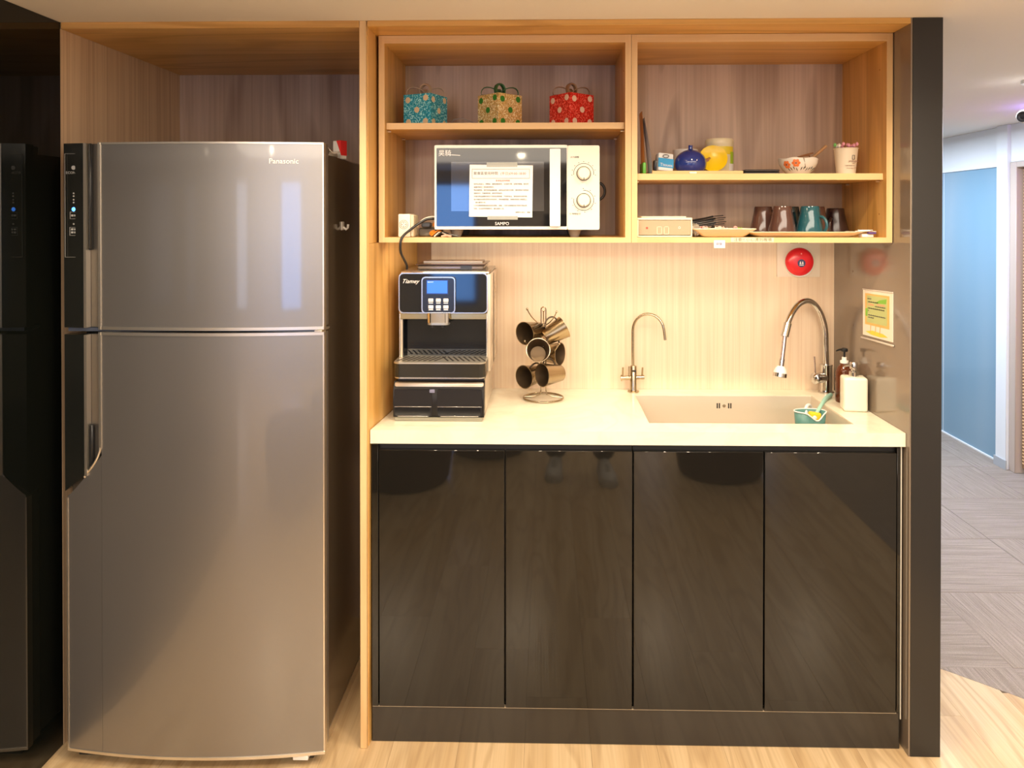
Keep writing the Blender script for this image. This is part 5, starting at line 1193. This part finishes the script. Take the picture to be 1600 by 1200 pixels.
# ================================================================== LIGHT FITTINGS
def downlight(x, y, power, lab, grp, col=WARM, ang=140):
    t = thing('downlight', lab, 'light', (x, y, CEIL), 0, grp)
    MB().lathe([(0.034, 0), (0.048, -0.001), (0.050, -0.004), (0.036, -0.005), (0.033, -0.003), (0.034, 0)], n=32).build('trim_ring', WHITE, t, local=True)
    MB().lathe([(0, -0.002), (0.0325, -0.002), (0.0325, -0.0005), (0, -0.0005)], n=32).build('lens', mat('lamp_lens', (0.9, 0.85, 0.7), 0.4, emit=(1.0, 0.80, 0.52), power=14), t, local=True)
    l = bpy.data.lights.new('downlight_lamp', 'SPOT'); l.energy = power; l.color = col; l.spot_size = R(ang); l.spot_blend = 0.6 if ang < 150 else 0.1; l.shadow_soft_size = 0.03
    o = bpy.data.objects.new('downlight_lamp', l); o.location = (0, 0, -0.012); COL.objects.link(o); o.parent = t
names_ = ['above the refrigerator', 'above the counter left end', 'above the sink left end', 'above the faucet']
for (x, y, k_), nm in zip(DOWNLIGHTS, names_): downlight(x, y, DOWN_POWER*k_, 'round ceiling downlight '+nm, 'front row downlights')
for i, (x, y) in enumerate(BACKLIGHTS): downlight(x, y, 36, 'round ceiling downlight in the rear row, number %s from the left' % ('one', 'two', 'three', 'four')[i], 'rear row downlights', WARM, 172)
# violet LED strip in the corridor ceiling
vs_ = thing('led_strip', 'violet LED strip light hanging under the corridor ceiling beyond the security camera', 'light', (2.50, 1.50, CEIL))
MB().box((2.34, 1.485, CEIL-0.072), (2.66, 1.515, CEIL-0.052), 0.001).build('strip', mat('violet_led', (0.3, 0.2, 0.8), 0.4, emit=(0.30, 0.20, 1.0), power=4), vs_)
MB().box((2.35, 1.50, CEIL-0.052), (2.36, 1.51, CEIL), 0).build('bracket', WHITE, vs_)
MB().box((2.63, 1.50, CEIL-0.052), (2.64, 1.51, CEIL), 0).build('bracket', WHITE, vs_)

# ================================================================== POUFS BEHIND THE PHOTOGRAPHER
def pouf(x, y, r_, lab):
    t = thing('pouf', lab, 'pouf', (x, y, 0), 0, 'dark purple poufs')
    MB().lathe([(0, 0.01), (r_*0.86, 0.01), (r_*0.90, 0.03), (r_, 0.20), (r_*1.0, 0.36), (r_*0.94, 0.40), (r_*0.7, 0.415), (0, 0.42)], n=48).build('cushion', mat('plum_fabric', (0.035, 0.008, 0.018), 0.8), t, local=True)
    MB().tube([(r_*0.975*math.cos(a), r_*0.975*math.sin(a), 0.375) for a in [2*PI*k/48 for k in range(48)]], 0.005, 8, closed=True).build('piping', MATS['plum_fabric'], t, local=True)
    for k in range(4): MB().cyl((r_*0.6*math.cos(k*PI/2+0.7), r_*0.6*math.sin(k*PI/2+0.7), 0), (r_*0.6*math.cos(k*PI/2+0.7), r_*0.6*math.sin(k*PI/2+0.7), 0.011), 0.02, n=12).build('foot', BLACKPL, t, local=True)
pouf(-0.78, -2.06, 0.27, 'dark purple round pouf nearest the refrigerator, behind the camera')
pouf(-0.36, -2.60, 0.25, 'dark purple round pouf in the middle, behind the camera')
pouf(0.98, -2.22, 0.26, 'dark purple round pouf at right, behind the camera')

# ================================================================== THE PHOTOGRAPHER (stands behind the camera, seen in the gloss doors)
def skin(name, joints, bones, m, parent, sub=2, root=0):
    me = bpy.data.meshes.new(name); M = world_of(parent).inverted()
    me.from_pydata([tuple(M @ Vector(j[0])) for j in joints], bones, []); me.update()
    o = bpy.data.objects.new(name, me); COL.objects.link(o); o.parent = parent
    me.attributes.new  # skin layer comes with the modifier data below
    bm = bmesh.new(); bm.from_mesh(me); lay = bm.verts.layers.skin.verify()
    for v, j in zip(bm.verts, joints):
        r = j[1]; v[lay].radius = (r, r) if not isinstance(r, tuple) else r
        v[lay].use_root = False
    bm.verts.ensure_lookup_table(); bm.verts[root][lay].use_root = True
    bm.to_mesh(me); bm.free()
    k = o.modifiers.new('skin', 'SKIN'); k.use_smooth_shade = True; k.branch_smoothing = 0.4
    q = o.modifiers.new('sub', 'SUBSURF'); q.levels = sub; q.render_levels = sub
    me.materials.append(m)
    dg = bpy.context.evaluated_depsgraph_get(); dg.update()
    bk = bpy.data.meshes.new_from_object(o.evaluated_get(dg)); o.modifiers.clear(); o.data = bk
    for p in bk.polygons: p.use_smooth = True
    return o
SKN = mat('skin', (0.62, 0.40, 0.29), 0.5); TRO = mat('black_trouser_cloth', (0.014, 0.014, 0.016), 0.9); TOP = mat('grey_shirt_cloth', (0.11, 0.11, 0.12), 0.9)
HAIR = mat('black_hair', (0.012, 0.010, 0.009), 0.5); SHOE = mat('grey_beige_suede', (0.66, 0.62, 0.55), 0.75); SOLE = mat('cream_sole', (0.62, 0.58, 0.50), 0.6)
pe = thing('person', 'person in black trousers and pale shoes standing behind the camera taking the photo', 'person', (0.185, -2.28, 0))
hp_, kn = 0.86, 0.47
J = [((0.185, -2.36, 0.92), (0.115, 0.085)), ((0.185, -2.365, 1.06), (0.105, 0.08)), ((0.185, -2.37, 1.22), (0.12, 0.085)), ((0.185, -2.375, 1.33), (0.085, 0.065)),
     ((0.180, -2.365, 1.405), 0.052), ((0.175, -2.335, 1.485), 0.066), ((0.173, -2.335, 1.555), (0.076, 0.090)), ((0.173, -2.335, 1.625), (0.062, 0.076)),
     ((0.10, -2.345, hp_), 0.070), ((0.075, -2.29, kn), 0.055), ((0.045, -2.23, 0.10), 0.040), ((0.27, -2.345, hp_), 0.070), ((0.295, -2.28, kn), 0.055), ((0.325, -2.19, 0.10), 0.040),
     ((0.035, -2.37, 1.33), 0.052), ((-0.045, -2.30, 1.12), 0.040), ((-0.020, -2.12, 1.345), 0.026), ((0.335, -2.37, 1.33), 0.052), ((0.370, -2.27, 1.12), 0.040), ((0.165, -2.115, 1.365), 0.026)]
B = [(0, 1), (1, 2), (2, 3), (3, 4), (4, 5), (5, 6), (6, 7), (0, 8), (8, 9), (9, 10), (0, 11), (11, 12), (12, 13), (3, 14), (14, 15), (15, 16), (3, 17), (17, 18), (18, 19)]
skin('body', J, B, SKN, pe)
# trousers, shirt
skin('trousers', [((0.185, -2.36, 1.06), (0.150, 0.115)), ((0.185, -2.36, 0.88), (0.150, 0.120)), ((0.098, -2.345, 0.78), 0.100), ((0.075, -2.295, kn), 0.078), ((0.046, -2.225, 0.06), 0.074), ((0.272, -2.345, 0.78), 0.100), ((0.297, -2.285, kn), 0.078), ((0.326, -2.185, 0.06), 0.074)],
     [(0, 1), (1, 2), (2, 3), (3, 4), (1, 5), (5, 6), (6, 7)], TRO, pe)
skin('shirt', [((0.185, -2.36, 0.84), (0.175, 0.142)), ((0.185, -2.365, 1.08), (0.165, 0.130)), ((0.185, -2.37, 1.23), (0.165, 0.120)), ((0.185, -2.375, 1.335), (0.110, 0.085)), ((0.181, -2.366, 1.44), 0.064),
               ((0.030, -2.37, 1.325), 0.068), ((-0.045, -2.305, 1.125), 0.056), ((-0.022, -2.135, 1.325), 0.042), ((0.340, -2.37, 1.325), 0.068), ((0.370, -2.275, 1.125), 0.056), ((0.185, -2.135, 1.335), 0.042)],
     [(0, 1), (1, 2), (2, 3), (3, 4), (3, 5), (5, 6), (6, 7), (3, 8), (8, 9), (9, 10)], TOP, pe)
for fx, fyy, ang in ((0.045, -2.16, 4), (0.328, -2.09, -4)):
    sh = thing('shoe_tmp', None, None); bpy.data.objects.remove(sh)
    mb = MB(); secs = [(-0.125, 0.028, 0.060), (-0.11, 0.036, 0.075), (-0.05, 0.036, 0.078), (0.0, 0.040, 0.070), (0.06, 0.047, 0.052), (0.10, 0.046, 0.042), (0.13, 0.034, 0.034), (0.142, 0.015, 0.024)]
    rings = []
    for yy, hw, hh in secs:
        rings.append([mb.bm.verts.new((hw*math.cos(PI*k/10), yy, 0.018+hh*(max(0, math.sin(PI*k/10))**0.6))) for k in range(11)])
    for A, B_ in zip(rings, rings[1:]):
        for k in range(10): mb.bm.faces.new((A[k], A[k+1], B_[k+1], B_[k])).smooth = True
        mb.bm.faces.new((A[10], A[0], B_[0], B_[10]))
    mb.bm.faces.new(rings[0]); mb.bm.faces.new(rings[-1][::-1])
    mb.bm.transform(Matrix.Translation((fx, fyy, 0)) @ Matrix.Rotation(R(ang), 4, 'Z')); sho = mb.build('shoe', SHOE, pe)
    mb = MB(); out = [(hw*1.06, yy) for yy, hw, _ in secs]+[(-hw*1.06, yy) for yy, hw, _ in secs[::-1]]
    mb.prism(out, (0, 0, 0.0), (1, 0, 0), (0, 1, 0), (0, 0, 0.024)); mb.bm.transform(Matrix.Translation((fx, fyy, 0)) @ Matrix.Rotation(R(ang), 4, 'Z')); mb.build('sole', SOLE, sho)
    for q in range(4):
        yy = 0.015+q*0.018; zz = 0.082-q*0.005
        mb = MB(); mb.tube([(-0.022, yy, zz-0.006), (0, yy+0.004, zz+0.006), (0.022, yy, zz-0.006)], 0.0030, 6)
        mb.bm.transform(Matrix.Translation((fx, fyy, 0)) @ Matrix.Rotation(R(ang), 4, 'Z')); mb.build('lace', SOLE, sho)
# head details
hc = Vector((0.173, -2.335, 1.575))
mb = MB(); bmesh.ops.create_uvsphere(mb.bm, u_segments=28, v_segments=18, radius=1)
for v in mb.bm.verts:
    x, y, z = v.co
    cut = 1.0 if (y < 0.35 or z > 0.42) else 0.80
    v.co = hc+Vector((x*0.086*cut, y*0.104*cut-0.006, z*0.098*cut+0.028+(0.0 if y < 0 or z > 0 else 0)))
for f in mb.bm.faces: f.smooth = True
mb.build('hair', HAIR, pe)
fyf = -2.335+0.088
for sx_ in (-1, 1):
    e = MB().lathe([(0, -0.011), (0.009, -0.006), (0.011, 0), (0.009, 0.0035), (0, 0.0060)], (0.173+sx_*0.030, fyf-0.0125, 1.568), (0, 1, 0), 18).build('eye', mat('eye_white', (0.8, 0.78, 0.75), 0.2), pe)
    MB().lathe([(0, 0), (0.005, 0), (0, 0.001)], (0.173+sx_*0.030, fyf-0.0067, 1.568), (0, 1, 0), 14).build('iris', mat('iris_dark', (0.03, 0.015, 0.01), 0.2), e)
    MB().tube([(0.173+sx_*0.045, fyf-0.014, 1.588), (0.173+sx_*0.030, fyf-0.004, 1.592), (0.173+sx_*0.016, fyf-0.001, 1.588)], 0.0025, 6).build('eyebrow', HAIR, pe)
    MB().lathe([(0, -0.004), (0.016, -0.003), (0.020, 0.002), (0.012, 0.005), (0, 0.003)], (0.173+sx_*0.080, -2.335, 1.560), (sx_, -0.2, 0), 18).build('ear', SKN, pe)
MB().tube([(0.173, fyf-0.008, 1.568), (0.173, fyf+0.006, 1.550), (0.173, fyf+0.014, 1.538), (0.173, fyf+0.002, 1.532)], [0.006, 0.008, 0.012, 0.010], 10).build('nose', SKN, pe)
MB().tube([(0.150, fyf-0.012, 1.509), (0.162, fyf-0.003, 1.512), (0.173, fyf, 1.510), (0.184, fyf-0.003, 1.512), (0.196, fyf-0.012, 1.509)], [0.002, 0.0045, 0.005, 0.0045, 0.002], 8).build('mouth', mat('lips', (0.50, 0.20, 0.16), 0.4), pe)
# hands round the phone
PH = (-0.016, 0.146, 1.383, 1.461)
for s_, wx, wz in ((1, -0.020, 1.345), (-1, 0.165, 1.365)):
    px_ = PH[0] if s_ == 1 else PH[1]
    palm = Vector((wx-0.002*s_, -2.100, wz+0.035))
    Jn = [((wx, -2.125, wz), 0.025), ((palm.x-0.006*s_, palm.y, palm.z), (0.022, 0.030)), ((palm.x-0.010*s_, -2.088, palm.z+0.022), (0.016, 0.028))]
    Bn = [(0, 1), (1, 2)]
    skin('palm', Jn, Bn, SKN, pe, 1)
    for f_ in range(4):
        z_ = palm.z+0.036-f_*0.019; ln = (0.9, 1.0, 0.95, 0.78)[f_]
        a = Vector((px_-0.014*s_, -2.084, z_-0.004)); b2 = Vector((px_-0.011*s_, -2.056, z_)); c2 = Vector((px_-0.008*s_, -2.047, z_+0.001)); d2 = Vector((px_+0.010*s_*ln, -2.0385 if s_ == -1 else -2.047, z_+0.002))
        if s_ == 1: d2 = Vector((px_-0.006, -2.040, z_+0.001))
        skin('finger', [(a, 0.0088), (b2, 0.0080), (c2, 0.0072), (d2, 0.0062)], [(0, 1), (1, 2), (2, 3)], SKN, pe, 1)
    skin('thumb', [((palm.x, -2.098, palm.z-0.012), 0.013), ((px_+0.006*s_, -2.080, palm.z+0.006), 0.0098), ((px_+0.024*s_, -2.066, palm.z+0.018), 0.0085)], [(0, 1), (1, 2)], SKN, pe, 1)
ph = thing('smartphone', 'black smartphone held sideways in both hands of the photographer', 'phone', (0.065, -2.05, 1.42))
mb = MB(); mb.prism(rrect(PH[0], PH[2], PH[1], PH[3], 0.010), (0, -2.0570, 0), (1, 0, 0), (0, 0, 1), (0, 0.0080, 0)); mb.build('case', BLACKPL, ph)
mb = MB(); mb.prism(rrect(PH[0]+0.004, PH[2]+0.004, PH[1]-0.004, PH[3]-0.004, 0.007), (0, -2.0574, 0), (1, 0, 0), (0, 0, 1), (0, 0.0004, 0)); mb.build('screen', mat('phone_screen', (0.1, 0.1, 0.1), 0.1, emit=(0.5, 0.42, 0.32), power=0.5), ph)
MB().cyl((0, -2.0492, 1.4399), (0, -2.0465, 1.4399), 0.0065, n=20).build('lens', BLACKG, ph)
